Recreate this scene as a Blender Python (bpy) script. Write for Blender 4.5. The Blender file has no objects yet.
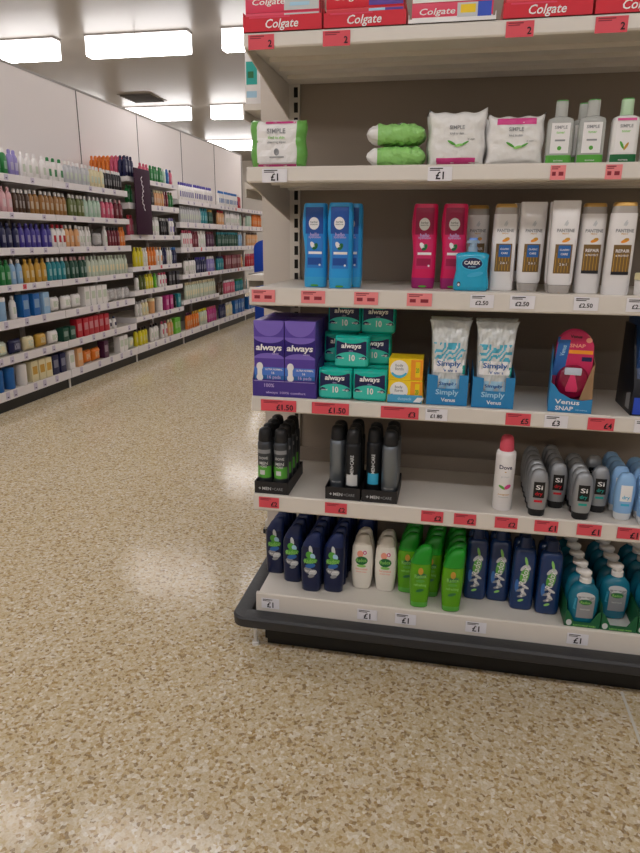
import bpy, bmesh, math, random
from mathutils import Vector, Matrix

S = bpy.context.scene
COL = S.collection
PI = math.pi

# ---------------------------------------------------------------- camera
F, PITCH, ROLL, YAW = 648.24, 0.28204, 0.00798, -0.19439
def make_camera():
    fw = Vector((math.sin(YAW)*math.cos(PITCH), math.cos(YAW)*math.cos(PITCH), -math.sin(PITCH)))
    rt = Vector((math.cos(YAW), -math.sin(YAW), 0)); up = rt.cross(fw)
    R = math.cos(ROLL)*rt + math.sin(ROLL)*up
    U = -math.sin(ROLL)*rt + math.cos(ROLL)*up
    m = Matrix((R, U, -fw)).transposed().to_4x4(); m.translation = Vector((0, 0, 1.3))
    c = bpy.data.cameras.new('camera'); o = bpy.data.objects.new('camera', c)
    c.sensor_fit = 'HORIZONTAL'; c.sensor_width = 36; c.lens = 36*F/640
    c.clip_start = 0.05; c.clip_end = 100
    o.matrix_world = m; COL.objects.link(o); S.camera = o
make_camera()

# ---------------------------------------------------------------- world, exposure
S.view_settings.view_transform = 'Standard'; S.view_settings.look = 'None'
S.view_settings.gamma = 1; S.view_settings.use_curve_mapping = False
S.view_settings.exposure = -0.2
LAMP_STRENGTH = 25.0      # the downward face of each lamp
LAMP_SIDE = 4.8           # its upright faces
W = bpy.data.worlds.new('world'); S.world = W; W.use_nodes = True
W.node_tree.nodes['Background'].inputs[0].default_value = (0.9, 0.93, 1, 1)
W.node_tree.nodes['Background'].inputs[1].default_value = 0.05

# ---------------------------------------------------------------- materials
def lin(h):
    h = h.lstrip('#'); v = [int(h[i:i+2], 16)/255 for i in (0, 2, 4)]
    return tuple(((c+0.055)/1.055)**2.4 if c > 0.04045 else c/12.92 for c in v) + (1,)
MATS = {}
def mat(name, col, rough=0.4, metal=0.0, spec=0.5, trans=0.0, bump=0.0, bscale=60, coat=0.0, ior=1.45):
    if name in MATS: return MATS[name]
    m = bpy.data.materials.new(name); m.use_nodes = True
    nt = m.node_tree; b = nt.nodes['Principled BSDF']
    c = lin(col)
    b.inputs['Base Color'].default_value = c
    b.inputs['Roughness'].default_value = rough; b.inputs['Metallic'].default_value = metal
    b.inputs['Specular IOR Level'].default_value = spec
    b.inputs['Transmission Weight'].default_value = trans
    b.inputs['Coat Weight'].default_value = coat; b.inputs['IOR'].default_value = ior
    if bump:
        tc = nt.nodes.new('ShaderNodeTexCoord'); n = nt.nodes.new('ShaderNodeTexNoise'); bp = nt.nodes.new('ShaderNodeBump')
        n.inputs['Scale'].default_value = bscale; n.inputs['Detail'].default_value = 3
        bp.inputs['Strength'].default_value = bump; bp.inputs['Distance'].default_value = 0.01
        nt.links.new(tc.outputs['Object'], n.inputs['Vector']); nt.links.new(n.outputs['Fac'], bp.inputs['Height'])
        nt.links.new(bp.outputs['Normal'], b.inputs['Normal'])
    MATS[name] = m; return m

def floor_material():
    m = bpy.data.materials.new('terrazzo'); m.use_nodes = True; nt = m.node_tree; b = nt.nodes['Principled BSDF']
    N = nt.nodes.new; L = nt.links.new
    tc = N('ShaderNodeTexCoord')
    # slight warp so that the chips are irregular
    wn = N('ShaderNodeTexNoise'); wn.inputs['Scale'].default_value = 60; L(tc.outputs['Object'], wn.inputs['Vector'])
    vm = N('ShaderNodeVectorMath'); vm.operation = 'MULTIPLY_ADD'; vm.inputs[1].default_value = (0.012, 0.012, 0)
    L(wn.outputs['Color'], vm.inputs[0]); L(tc.outputs['Object'], vm.inputs[2])
    v1 = N('ShaderNodeTexVoronoi'); v1.inputs['Scale'].default_value = 115; L(vm.outputs[0], v1.inputs['Vector'])
    sep = N('ShaderNodeSeparateColor'); L(v1.outputs['Color'], sep.inputs[0])
    r = N('ShaderNodeValToRGB'); r.color_ramp.interpolation = 'CONSTANT'
    e = r.color_ramp.elements
    stops = [(0.0, '#84622c'), (0.07, '#a8854a'), (0.18, '#c6ae7e'), (0.36, '#cfbd98'), (0.60, '#d6c8a9'), (0.80, '#dcd2bc'), (0.93, '#ebe5d8')]
    e[0].position, e[0].color = stops[0][0], lin(stops[0][1]); e[1].position, e[1].color = stops[1][0], lin(stops[1][1])
    for p, c in stops[2:]:
        q = e.new(p); q.color = lin(c)
    L(sep.outputs[0], r.inputs[0])
    # second, finer chip layer
    v2 = N('ShaderNodeTexVoronoi'); v2.inputs['Scale'].default_value = 260; L(vm.outputs[0], v2.inputs['Vector'])
    s2 = N('ShaderNodeSeparateColor'); L(v2.outputs['Color'], s2.inputs[0])
    r2 = N('ShaderNodeValToRGB'); r2.color_ramp.interpolation = 'LINEAR'
    r2.color_ramp.elements[0].color = lin('#b49d72'); r2.color_ramp.elements[1].color = lin('#eee5d2'); L(s2.outputs[1], r2.inputs[0])
    mx = N('ShaderNodeMix'); mx.data_type = 'RGBA'; mx.inputs['Factor'].default_value = 0.32
    L(r.outputs[0], mx.inputs['A']); L(r2.outputs[0], mx.inputs['B'])
    # broad wear patches
    n3 = N('ShaderNodeTexNoise'); n3.inputs['Scale'].default_value = 1.6; n3.inputs['Detail'].default_value = 3; L(tc.outputs['Object'], n3.inputs['Vector'])
    r3 = N('ShaderNodeMapRange'); r3.inputs['From Min'].default_value = 0.35; r3.inputs['From Max'].default_value = 0.65
    r3.inputs['To Min'].default_value = 0.12; r3.inputs['To Max'].default_value = 0.17; L(n3.outputs['Fac'], r3.inputs['Value'])
    L(r3.outputs[0], b.inputs['Roughness'])
    L(mx.outputs['Result'], b.inputs['Base Color'])
    b.inputs['Specular IOR Level'].default_value = 0.17
    bp = N('ShaderNodeBump'); bp.inputs['Strength'].default_value = 0.12; bp.inputs['Distance'].default_value = 0.002
    L(wn.outputs['Fac'], bp.inputs['Height']); L(bp.outputs[0], b.inputs['Normal'])
    return m

# ---------------------------------------------------------------- mesh helpers
class MB:
    """collects faces with a material slot each, then builds ONE mesh object"""
    def __init__(s): s.v = []; s.f = []; s.m = []; s.mats = []
    def mi(s, m):
        if m not in s.mats: s.mats.append(m)
        return s.mats.index(m)
    def add(s, vs, fs, m):
        o = len(s.v); s.v += [tuple(p) for p in vs]; i = s.mi(m)
        for f in fs: s.f.append(tuple(k+o for k in f)); s.m.append(i)
        return s
    def box(s, a, b, m):
        x0, y0, z0 = a; x1, y1, z1 = b
        return s.add([(x0,y0,z0),(x1,y0,z0),(x1,y1,z0),(x0,y1,z0),(x0,y0,z1),(x1,y0,z1),(x1,y1,z1),(x0,y1,z1)],
                     [(0,3,2,1),(4,5,6,7),(0,1,5,4),(1,2,6,5),(2,3,7,6),(3,0,4,7)], m)
    def prism(s, pts, ax, a0, a1, m):
        """polygon pts in the plane normal to axis ax ('x': (y,z), 'y': (x,z), 'z': (x,y)), from a0 to a1"""
        n = len(pts)
        def P(p, a): return {'x': (a, p[0], p[1]), 'y': (p[0], a, p[1]), 'z': (p[0], p[1], a)}[ax]
        vs = [P(p, a0) for p in pts] + [P(p, a1) for p in pts]
        fs = [tuple(range(n)), tuple(range(2*n-1, n-1, -1))] + [(i, i+n, (i+1) % n+n, (i+1) % n) for i in range(n)]
        return s.add(vs, fs, m)
    def loft(s, secs, m, seg=20, mf=None):
        """secs: (z, a, b, cx, cy, n) superellipse sections; mf(k, i) may pick another material"""
        o = len(s.v)
        for (z, a, b, cx, cy, n) in secs:
            for i in range(seg):
                t = 2*PI*i/seg; c, q = math.cos(t), math.sin(t)
                s.v.append((cx+a*math.copysign(abs(c)**(2/n), c), cy+b*math.copysign(abs(q)**(2/n), q), z))
        for k in range(len(secs)-1):
            for i in range(seg):
                j = (i+1) % seg
                s.f.append((o+k*seg+i, o+k*seg+j, o+(k+1)*seg+j, o+(k+1)*seg+i)); s.m.append(s.mi(mf(k, i) if mf else m))
        s.f.append(tuple(o+i for i in range(seg-1, -1, -1))); s.m.append(s.mi(m))
        k = len(secs)-1; s.f.append(tuple(o+k*seg+i for i in range(seg))); s.m.append(s.mi(m))
        return s
    def build(s, name, parent=None, smooth=False, bevel=0.0, angle=40, fix=True, loc=None):
        me = bpy.data.meshes.new(name); me.from_pydata(s.v, [], s.f)
        for m in s.mats: me.materials.append(m)
        me.polygons.foreach_set('material_index', s.m)
        if fix or bevel:
            bm = bmesh.new(); bm.from_mesh(me)
            if fix: bmesh.ops.recalc_face_normals(bm, faces=bm.faces)
            if bevel:
                es = [e for e in bm.edges if e.is_manifold and e.calc_face_angle(0) > 0.5]
                bmesh.ops.bevel(bm, geom=es, offset=bevel, segments=2, affect='EDGES', profile=0.6, clamp_overlap=True)
            bm.to_mesh(me); bm.free()
        if smooth or bevel:
            me.shade_smooth(); me.set_sharp_from_angle(angle=math.radians(angle))
        o = bpy.data.objects.new(name, me); COL.objects.link(o)
        if parent: o.parent = parent
        if loc: o.location = loc
        return o

def tag(o, label, cat, group=None):
    o['label'] = label; o['category'] = cat
    if group: o['group'] = group
    elif 'group' in o: del o['group']
    return o
def thing(name): 
    o = bpy.data.objects.new(name, None); COL.objects.link(o); o.empty_display_size = 0.02; return o
def kids(o): return [c for c in bpy.data.objects if c.parent is o]
class Proto:
    """first use moves the built thing itself, later uses copy it with all parts"""
    def __init__(s, root):
        s.root = root; s.used = False
        s.tree = [(c, kids(c)) for c in kids(root)]
    def put(s, loc, label, cat, group=None, rz=0.0, rx=0.0, ry=0.0):
        if not s.used: r = s.root; s.used = True
        else:
            r = s.root.copy(); COL.objects.link(r)
            for c, gs in s.tree:
                d = c.copy(); COL.objects.link(d); d.parent = r
                for g in gs:
                    h = g.copy(); COL.objects.link(h); h.parent = d
        r.location = loc; r.rotation_euler = (rx, ry, rz)
        tag(r, label, cat, group); return r
def structure(o): o['kind'] = 'structure'; return o

# ---------------------------------------------------------------- printed artwork
TXT = {}
def text2d(body, italic=0.0, bold=0.0):
    k = (body, italic, bold)
    if k not in TXT:
        c = bpy.data.curves.new('txt', 'FONT'); c.body = body; c.resolution_u = 2; c.shear = italic; c.offset = bold; c.fill_mode = 'FRONT'
        o = bpy.data.objects.new('txt', c)
        me = bpy.data.meshes.new_from_object(o)
        vs = [(v.co.x, v.co.y) for v in me.vertices]; fs = [tuple(p.vertices) for p in me.polygons]
        bpy.data.objects.remove(o); bpy.data.curves.remove(c); bpy.data.meshes.remove(me)
        x0 = min(v[0] for v in vs); x1 = max(v[0] for v in vs); y0 = min(v[1] for v in vs); y1 = max(v[1] for v in vs)
        vs = [((v[0]-x0)/(x1-x0)-0.5, (v[1]-y0)/(y1-y0)-0.5) for v in vs]
        TXT[k] = (vs, fs, (x1-x0)/(y1-y0))
    return TXT[k]
class Deco(MB):
    """print on the front (-Y side) of a product; surf(x, z) gives the y of the surface"""
    def __init__(s, surf): super().__init__(); s.surf = surf; s.lay = 0.0006
    def P(s, x, z, off): return (x, s.surf(x, z)-off, z)
    def grid(s, fx, m, off, nu=8, nv=6):
        vs = []
        for j in range(nv+1):
            for i in range(nu+1):
                x, z = fx(i/nu, j/nv); vs.append(s.P(x, z, off))
        fs = [(j*(nu+1)+i, j*(nu+1)+i+1, (j+1)*(nu+1)+i+1, (j+1)*(nu+1)+i) for j in range(nv) for i in range(nu)]
        s.add(vs, fs, m)
    def rect(s, x0, x1, z0, z1, m, lay=1, sk=0.0, nu=8, nv=6):
        s.grid(lambda u, v: (x0+(x1-x0)*u+sk*(v-0.5), z0+(z1-z0)*v), m, s.lay*lay, nu, nv); return s
    def ell(s, cx, cz, rx, rz, m, lay=1, a0=0.0, a1=2*PI, rot=0.0):
        n = 20; vs = [s.P(cx, cz, s.lay*lay)]; fs = []
        for r in (0.5, 1.0):
            for i in range(n+1):
                t = a0+(a1-a0)*i/n; x = rx*r*math.cos(t); z = rz*r*math.sin(t)
                vs.append(s.P(cx+x*math.cos(rot)-z*math.sin(rot), cz+x*math.sin(rot)+z*math.cos(rot), s.lay*lay))
        for i in range(n):
            fs.append((0, 1+i, 2+i)); fs.append((1+i, 2+n+i, 3+n+i, 2+i))
        s.add(vs, fs, m); return s
    def text(s, body, cx, cz, w, m, lay=3, h=None, rot=0.0, italic=0.0, bold=0.02):
        vs, fs, asp = text2d(body, italic, bold)
        if h is None: h = w/asp
        c, q = math.cos(rot), math.sin(rot)
        s.add([s.P(cx+(x*w)*c-(y*h)*q, cz+(x*w)*q+(y*h)*c, s.lay*lay) for x, y in vs], fs, m); return s
    def done(s, parent, name='label'): return s.build(name, parent, fix=False)
def secsurf(secs):
    def f(x, z):
        z = min(max(z, secs[0][0]), secs[-1][0])
        for k in range(len(secs)-1):
            if secs[k+1][0] >= z and secs[k+1][0] > secs[k][0]: break
        A, B = secs[k], secs[k+1]; t = (z-A[0])/max(B[0]-A[0], 1e-6)
        a, b, cx, cy, n = [A[i]+(B[i]-A[i])*t for i in range(1, 6)]
        r = min(abs((x-cx)/a), 0.985)
        return cy-b*(1-r**n)**(1/n)
    return f
def flat(y): return lambda x, z: y

# palette
CREAM = mat('shelf_enamel', '#dcd6cd', 0.38, bump=0.0)
PANEL = mat('panel_enamel', '#cfc6ba', 0.45)
BACK = mat('back_panel_enamel', '#94887b', 0.55)
DARK = mat('dark_plastic', '#2e2f31', 0.45)
BLACK = mat('black_plastic', '#101012', 0.35)
CARD = mat('brown_card', '#9a7a58', 0.8)
WHITE = mat('white_plastic', '#e8e6e2', 0.3)
PAPER = mat('white_paper', '#e9e8ee', 0.6)
TRED = mat('ticket_red', '#e0525f', 0.55)
TINK = mat('ticket_ink', '#1c1820', 0.6)
TINKR = mat('ticket_red_ink', '#8e2a38', 0.6)
STRIP = mat('clear_strip', '#d5cfc6', 0.25)

# ---------------------------------------------------------------- room shell
def slab(name, a, b, m): return structure(MB().box(a, b, m).build(name))
FLOOR = floor_material()
slab('floor', (-9, -7, -0.1), (4, 20, 0), FLOOR)
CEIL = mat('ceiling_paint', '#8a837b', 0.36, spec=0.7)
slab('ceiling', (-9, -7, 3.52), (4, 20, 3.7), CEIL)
WALLM = mat('wall_panel_paint', '#ebe3e1', 0.5)
slab('wall_left', (-3.83, -6.9, 0), (-3.75, 11.68, 2.68), WALLM)
OUT = mat('outer_wall_paint', '#cfc9c3', 0.6)
slab('wall_far', (-9, 20, 0), (4, 20.1, 3.52), OUT)
slab('wall_back', (-9, -7.1, 0), (4, -7, 3.52), OUT)
slab('wall_right', (4, -7, 0), (4.1, 20, 3.52), mat('right_wall_dimmer', '#8b8178', 0.6))  # unseen wall, set close and dark to cut light from the right
slab('wall_outer', (-9.1, -7, 0), (-9, 20, 3.52), OUT)
SEAM = mat('panel_seam', '#5c5552', 0.6)
ti = 1
for y in (3.85, 5.14, 6.44, 7.73, 9.03, 10.33):
    slab('trim_%d' % ti, (-3.75, y-0.004, 1.2), (-3.745, y+0.004, 2.68), SEAM); ti += 1
slab('trim_%d' % ti, (-3.84, -6.9, 2.68), (-3.745, 11.70, 2.70), mat('wall_cap', '#8f8983', 0.5)); ti += 1
slab('trim_%d' % ti, (-3.83, 11.68, 0), (-3.745, 11.73, 2.68), mat('wall_edge', '#77706c', 0.5)); ti += 1
slab('trim_%d' % ti, (0.572, -1.0, 0), (0.580, 1.795, 0.0008), mat('floor_joint', '#d6d2c8', 0.5)); ti += 1

# ---------------------------------------------------------------- ceiling lights
GLOW = bpy.data.materials.new('lamp_glow'); GLOW.use_nodes = True
_b = GLOW.node_tree.nodes['Principled BSDF']
_b.inputs['Base Color'].default_value = (0.9, 0.9, 0.9, 1); _b.inputs['Emission Color'].default_value = (1.0, 0.965, 0.965, 1); _b.inputs['Emission Strength'].default_value = LAMP_STRENGTH
GLOWS = GLOW.copy(); GLOWS.name = 'lamp_side_glow'; GLOWS.node_tree.nodes['Principled BSDF'].inputs['Emission Strength'].default_value = LAMP_SIDE
def lamp_proto():
    r = thing('ceiling_light')
    MB().box((-0.63, -0.075, 0.200), (0.63, 0.075, 0.22), mat('lamp_housing', '#a9a5a2', 0.4)).build('housing', r, bevel=0.004)
    for cx in (-0.3095, 0.3095):
        pts = [(-0.08, 0.20), (-0.08, 0.02), (-0.065, 0.0), (0.065, 0.0), (0.08, 0.02), (0.08, 0.20)]
        m = MB().prism(pts, 'x', cx-0.304, cx+0.304, GLOWS); k = m.mi(GLOW)
        for i, f in enumerate(m.f):
            if len(f) == 4 and all(m.v[j][2] < 0.03 for j in f): m.m[i] = k
        m.build('diffuser', r)
    MB().box((-0.005, -0.081, 0.0), (0.005, 0.081, 0.20), mat('lamp_joint', '#8a8785', 0.5)).build('joint_strip', r)
    return Proto(r)
lp = lamp_proto()
ROWS = [(-4.41, 'behind the camera'), (-0.36, 'overhead'), (3.69, 'above the near shelving'), (7.74, ''), (11.79, ''), (15.84, '')]
ordn = ['first', 'second', 'third', 'fourth', 'fifth', 'sixth', 'seventh', 'eighth', 'ninth']
for ri, (y, _) in enumerate(ROWS):
    for k in range(-3, 5):
        x = -3.67+1.64*k
        rowname = ['row furthest behind the end display', 'row over the near floor', 'row just behind the end display', 'largest visible row over the aisle', 'middle visible row over the aisle', 'furthest row over the aisle'][ri]
        lp.put((x, y, 3.30), 'white fluorescent ceiling light, %s from left in the %s' % (ordn[k+3], rowname), 'ceiling light', 'fluorescent ceiling lights')
v = thing('ceiling_vent'); tag(v, 'dark grilled air vent in the ceiling above the wall shelving', 'air vent')
v.location = (-5.2, 11.0, 3.52)
MB().box((-0.30, -0.3, -0.008), (0.30, 0.3, 0), mat('vent_frame', '#766f68', 0.6)).build('frame', v, bevel=0.003)
g = MB()
for i in range(7): g.prism([(-0.27+i*0.085, -0.008), (-0.23+i*0.085, -0.008), (-0.25+i*0.085, -0.03), (-0.275+i*0.085, -0.03)], 'x', -0.26, 0.26, mat('vent_grille', '#4a443e', 0.7))
g.build('grille', v)

# ---------------------------------------------------------------- shop furniture: end display
TOPS = {1: 1.802, 2: 1.484, 3: 1.167, 4: 0.850, 5: 0.540, 6: 0.197}     # fascia tops of the end display shelves
BOTS = {1: 1.766, 2: 1.444, 3: 1.117, 4: 0.806, 5: 0.488, 6: 0.127}
SH = {k: v-0.0035 for k, v in TOPS.items()}                              # the surfaces goods stand on
FY, BY, XA, XB = 1.797, 2.26, -0.56, 0.73
TPINK = mat('ticket_pink', '#ef8d90', 0.55)
def ticket(parent, x0, x1, zt, h, red, price, bars=True, y=1.7905):
    t = MB(); t.box((x0, y-0.0012, zt-h), (x1, y, zt), (TPINK if price == '~' else TRED) if red else PAPER)
    d = Deco(flat(y-0.0012)); w = x1-x0
    ink = TINKR if red else TINK
    if bars:
        d.rect(x0+w*.08, x0+w*.62, zt-h*.16, zt-h*.09, ink, 1, nu=1, nv=1); d.rect(x0+w*.08, x0+w*.5, zt-h*.28, zt-h*.22, ink, 1, nu=1, nv=1)
    if price == '~':
        d.rect(x0+w*.12, x0+w*.36, zt-h*.72, zt-h*.45, ink, 1, nu=1, nv=1); d.rect(x0+w*.55, x0+w*.86, zt-h*.72, zt-h*.45, ink, 1, nu=1, nv=1)
    elif price:
        pw = min(w*.55, h*.30*len(price)); cx = x1-pw*.5-w*.08 if red else (x0+x1)/2
        d.text(price, cx, zt-h*.62, pw, TINK, 2, bold=0.02)
    o = len(t.v); t.v += d.v; idx = [t.mi(m) for m in d.mats]
    for f, m in zip(d.f, d.m): t.f.append(tuple(k+o for k in f)); t.m.append(idx[m])
    return t.build('price_ticket', parent, fix=False)
GON = thing('end_display_shelving')
tag(GON, 'cream end-of-aisle shelving unit with six stocked shelves and dark bumper', 'shelving')
MB().box((XA+0.002, BY+0.012, 0.06), (XB, BY+0.03, 2.1), BACK).build('back_panel', GON)
SLOT = mat('slot_black', '#141210', 0.8)
for x in (XA+0.004, XB-0.034):
    u = MB().box((x, BY, 0.06), (x+0.034, BY+0.012, 2.1), CREAM).build('upright', GON)
    s = MB()
    for i in range(38):
        z = 0.3+i*0.045; s.box((x+0.016, BY-0.0008, z), (x+0.029, BY, z+0.030), SLOT)
    s.build('slots', u)
def shelf(k):
    zt, zb = TOPS[k], BOTS[k]
    s = MB()
    s.box((XA+0.006, FY+0.008, zt-0.024), (XB-0.006, BY-0.001, zt-0.004), CREAM)          # deck
    s.prism([(FY+0.008, zt-0.004), (FY+0.008, zt), (FY, zt), (FY-0.003, zt-0.004), (FY-0.006, zb+0.004), (FY-0.003, zb), (FY+0.014, zb), (FY+0.014, zt-0.024), (FY+0.008, zt-0.024)][::-1], 'x', XA, XB, CREAM)
    for y in (1.93, 2.03, 2.13):                                                           # pressed ribs under the deck
        s.box((XA+0.03, y, zt-0.036), (XB-0.03, y+0.016, zt-0.024), CREAM)
    o = s.build('shelf', GON)
    if k < 6:
        for x in (XA, XB-0.004):
            MB().prism([(FY+0.004, zt-0.006), (FY+0.004, zb), (BY, zt-0.125), (BY, zt-0.006)], 'x', x, x+0.004, CREAM).build('bracket', o)
    return o
SHO = {k: shelf(k) for k in range(1, 7)}
for k in (4, 5): MB().box((XA+0.04, 2.15, TOPS[k]-0.004), (XB-0.04, 2.156, TOPS[k]+0.045), BACK).build('back_stop', SHO[k])
tk = {
 1: [(-0.547,-0.479,1,'2'),(-0.353,-0.284,1,'2'),(0.089,0.153,1,'2'),(0.289,0.360,1,'2')],
 2: [(-0.516,-0.447,0,'£1'),(-0.077,-0.016,0,'£1'),(0.222,0.258,1,'~'),(0.350,0.388,1,'~')],
 3: [(-0.552,-0.484,1,'~'),(-0.409,-0.341,1,'~'),(-0.260,-0.194,1,'~'),(-0.116,-0.049,1,'~'),(0.051,0.112,0,'£2.50'),(0.153,0.216,0,'£2.50'),(0.312,0.372,0,'£2.50'),(0.439,0.500,0,'£2.50')],
 4: [(-0.531,-0.424,1,'£1.50'),(-0.377,-0.268,1,'£1.50'),(-0.176,-0.069,1,'£3'),(-0.050,0.011,0,'£1.80'),(0.169,0.235,1,'£5'),(0.271,0.332,0,'£3'),(0.383,0.450,1,'£4'),(0.500,0.56,0,'£3')],
 5: [(-0.543,-0.479,1,'£2'),(-0.335,-0.268,1,'£2'),(-0.046,0.018,1,'£2'),(0.049,0.112,1,'£2'),(0.165,0.228,1,'£2'),(0.275,0.339,1,'£1'),(0.390,0.455,1,'£1'),(0.497,0.556,1,'£1')],
 6: [(-0.541,-0.482,0,'£1'),(-0.228,-0.165,0,'£1'),(-0.109,-0.044,0,'£1'),(0.106,0.168,0,'£1'),(0.401,0.461,0,'£1')]}
for k, l in tk.items():
    h = 0.034 if k < 6 else 0.036
    for a, b, r, p in l: ticket(SHO[k], a, b, TOPS[k]-0.006-(0.008 if k == 6 else 0), h, r, p)
# bumper swept round the left corner
def bumper():
    path = [(XB+0.03, 1.762)]
    for i in range(7):
        t = -PI/2-PI/2*i/6; path.append((-0.585+0.012*math.cos(t), 1.774+0.012*math.sin(t)))
    path.append((-0.597, 2.24))
    prof = [(-0.022, 0.100), (-0.030, 0.106), (-0.032, 0.134), (-0.026, 0.141), (0.012, 0.142), (0.024, 0.138), (0.024, 0.098), (-0.012, 0.096)]
    m = MB(); n = len(prof); vs = []
    for i, p in enumerate(path):
        a = Vector(path[max(i-1, 0)]); b = Vector(path[min(i+1, len(path)-1)]); t = (b-a).normalized(); nrm = Vector((-t.y, t.x))   # left of travel = outward
        nrm = -nrm
        for (o, z) in prof:
            q = Vector(p)+nrm*o; vs.append((q.x, q.y, z))
    fs = []
    for i in range(len(path)-1):
        for j in range(n):
            fs.append((i*n+j, i*n+(j+1) % n, (i+1)*n+(j+1) % n, (i+1)*n+j))
    fs += [tuple(range(n)), tuple(range(len(path)*n-1, len(path)*n-n-1, -1))]
    m.add(vs, fs, mat('bumper_rubber', '#303134', 0.42, bump=0.1)); return m.build('bumper', GON, smooth=True, angle=35)
bumper()
MB().box((-0.53, 1.815, 0.0), (XB, 1.827, 0.12), BLACK).box((-0.545, 1.84, 0.0), (-0.533, 2.25, 0.12), BLACK).build('kick_plate', GON)
MB().loft([(0, .012, .012, -0.567, 1.80, 2), (0.01, .012, .012, -0.567, 1.80, 2), (0.012, .006, .006, -0.567, 1.80, 2), (0.125, .006, .006, -0.567, 1.80, 2)], WHITE).build('levelling_foot', GON, smooth=True)

# ---------------------------------------------------------------- long gondola behind the end display
G2 = thing('aisle_shelving'); tag(G2, 'cream aisle shelving run standing directly behind the end display', 'shelving')
MB().box((-0.664, 2.30, 0.19), (0.73, 2.322, 1.98), mat('end_panel_enamel', '#d2cac1', 0.45)).build('end_panel', G2)
MB().box((-0.20, 2.326, 0.0), (-0.16, 6.2, 1.98), BACK).build('back_panel', G2)
for zt, xl in ((1.742, -0.735), (1.490, -0.735), (1.175, -0.735), (0.85, -0.682), (0.54, -0.682), (0.20, -0.682)):
    MB().box((xl+0.006, 2.326, zt-0.024), (-0.202, 6.2, zt-0.004), CREAM).box((xl, 2.326, zt-0.052), (xl+0.006, 6.2, zt), CREAM).build('shelf', G2)
MB().box((-0.66, 2.33, 0), (-0.64, 6.2, 0.145), BLACK).build('kick_plate', G2)
MB().box((-0.69, 2.326, 0.145), (-0.64, 2.36, 0.165), DARK).build('shelf_bracket', G2)

# ---------------------------------------------------------------- endcap goods
C = {n: mat('print_'+n, h, 0.35) for n, h in dict(white='#efeeee', red='#d3122c', pinkred='#e03a5c', silver='#c9cdd0', blue='#2c4fc4', purple='#5b3a9c', yellow='#f2cf1b', orange='#f39a2b',
     green='#57a83e', dgreen='#176b3a', lgreen='#8fcf6c', pink='#d6448c', navy='#16204f', grey='#8f9296', dark='#23232a', gold='#c99a3c', brown='#7d6238', teal='#17a9a0', cyan='#3fb5dc',
     mid='#2b68b0', lilac='#b9a8dc', black='#0d0d0f', peach='#f0a08c', violet='#2c1a78', strip='#4f7fd6', paleblue='#a8d2ea').items()}

# toothpaste trays and cartons on the top shelf
def carton(face, text, tcol, extra=None):
    r = thing('toothpaste_carton'); w, d, h = 0.192, 0.034, 0.042
    MB().box((-w/2, 0, 0), (w/2, d, h), face).build('box', r, bevel=0.0008)
    q = Deco(flat(0)); q.lay = 0.0004
    if extra: extra(q)
    q.text(text, -0.035, 0.022, 0.085, tcol, 3, h=0.018, italic=0.2, bold=0.012); q.done(r, 'printed_face'); return Proto(r)
def ex1(q): q.rect(0.005, 0.094, 0.003, 0.039, C['silver'], 1); q.rect(0.02, 0.07, 0.012, 0.02, C['paleblue'], 2)
def ex2(q): q.rect(0.01, 0.094, 0.003, 0.039, C['purple'], 1); q.rect(0.01, 0.05, 0.02, 0.039, C['paleblue'], 2)
def ex3(q): q.rect(-0.095, 0.095, 0.001, 0.012, C['white'], 1); q.rect(0.012, 0.06, 0.006, 0.04, C['silver'], 2); q.rect(0.02, 0.055, 0.018, 0.036, C['yellow'], 3); q.rect(0.06, 0.092, 0.002, 0.041, C['blue'], 2)
def ex4(q): q.rect(0.05, 0.094, 0.02, 0.039, C['pinkred'], 1)
PASTE = [carton(C['pinkred'], 'Colgate', C['white'], ex1), carton(C['red'], 'Colgate', C['white'], ex2), carton(C['pinkred'], 'Colgate', C['white'], ex3), carton(C['red'], 'Colgate', C['white'], ex4), carton(C['red'], 'Colgate', C['white'], ex4)]
desc = ['red and silver', 'red and purple', 'pink, yellow and blue', 'plain red', 'bright red']
place = ['leftmost tray', 'second tray from left', 'middle tray', 'fourth tray from left', 'tray at the right end']
def ptray(k, x0, x1, lip, face, tx):
    r = thing('display_tray'); r.location = ((x0+x1)/2, 1.795, SH[1]+0.004); w = x1-x0-0.003
    m = MB(); m.box((-w/2, 0, 0), (w/2, 0.15, 0.0015), CARD)
    m.box((-w/2, 0, 0), (w/2, 0.0015, lip), face)
    for s in (-1, 1):
        xa, xb = sorted((s*w/2, s*(w/2-0.0015))); m.box((xa, 0.0015, 0.0), (xb, 0.15, lip+0.01), face)
    m.build('tray', r)
    q = Deco(flat(0))
    if lip > .02: q.text('Colgate', -0.0, lip*0.42, 0.085, C['white'], 2, italic=0.25, bold=0.012)
    if tx: q.rect(-w*.42, w*.1, lip*.86, lip*.97, C['pinkred'], 1)
    q.done(r, 'tray_print')
    tag(r, '%s card tray of toothpaste on the top shelf, %s' % ('red' if face is C['red'] else 'white', place[k]), 'display tray')
    for layer in range(3):
        for dep in range(2):
            PASTE[k].put(((x0+x1)/2, 1.799+dep*0.036, SH[1]+0.0056+layer*0.0425), '%s toothpaste carton, %s of the %s stack in the %s' % (desc[k], ('bottom', 'middle', 'top')[layer], ('front', 'back')[dep], place[k]), 'toothpaste')
for k, (a, b, l, f) in enumerate([(-0.563, -0.356, .036, 'red'), (-0.354, -0.147, .034, 'red'), (-0.144, 0.066, .010, 'white'), (0.079, 0.282, .034, 'red'), (0.285, 0.49, .034, 'red')]):
    ptray(k, a, b, l, C[f], l > .02)

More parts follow.
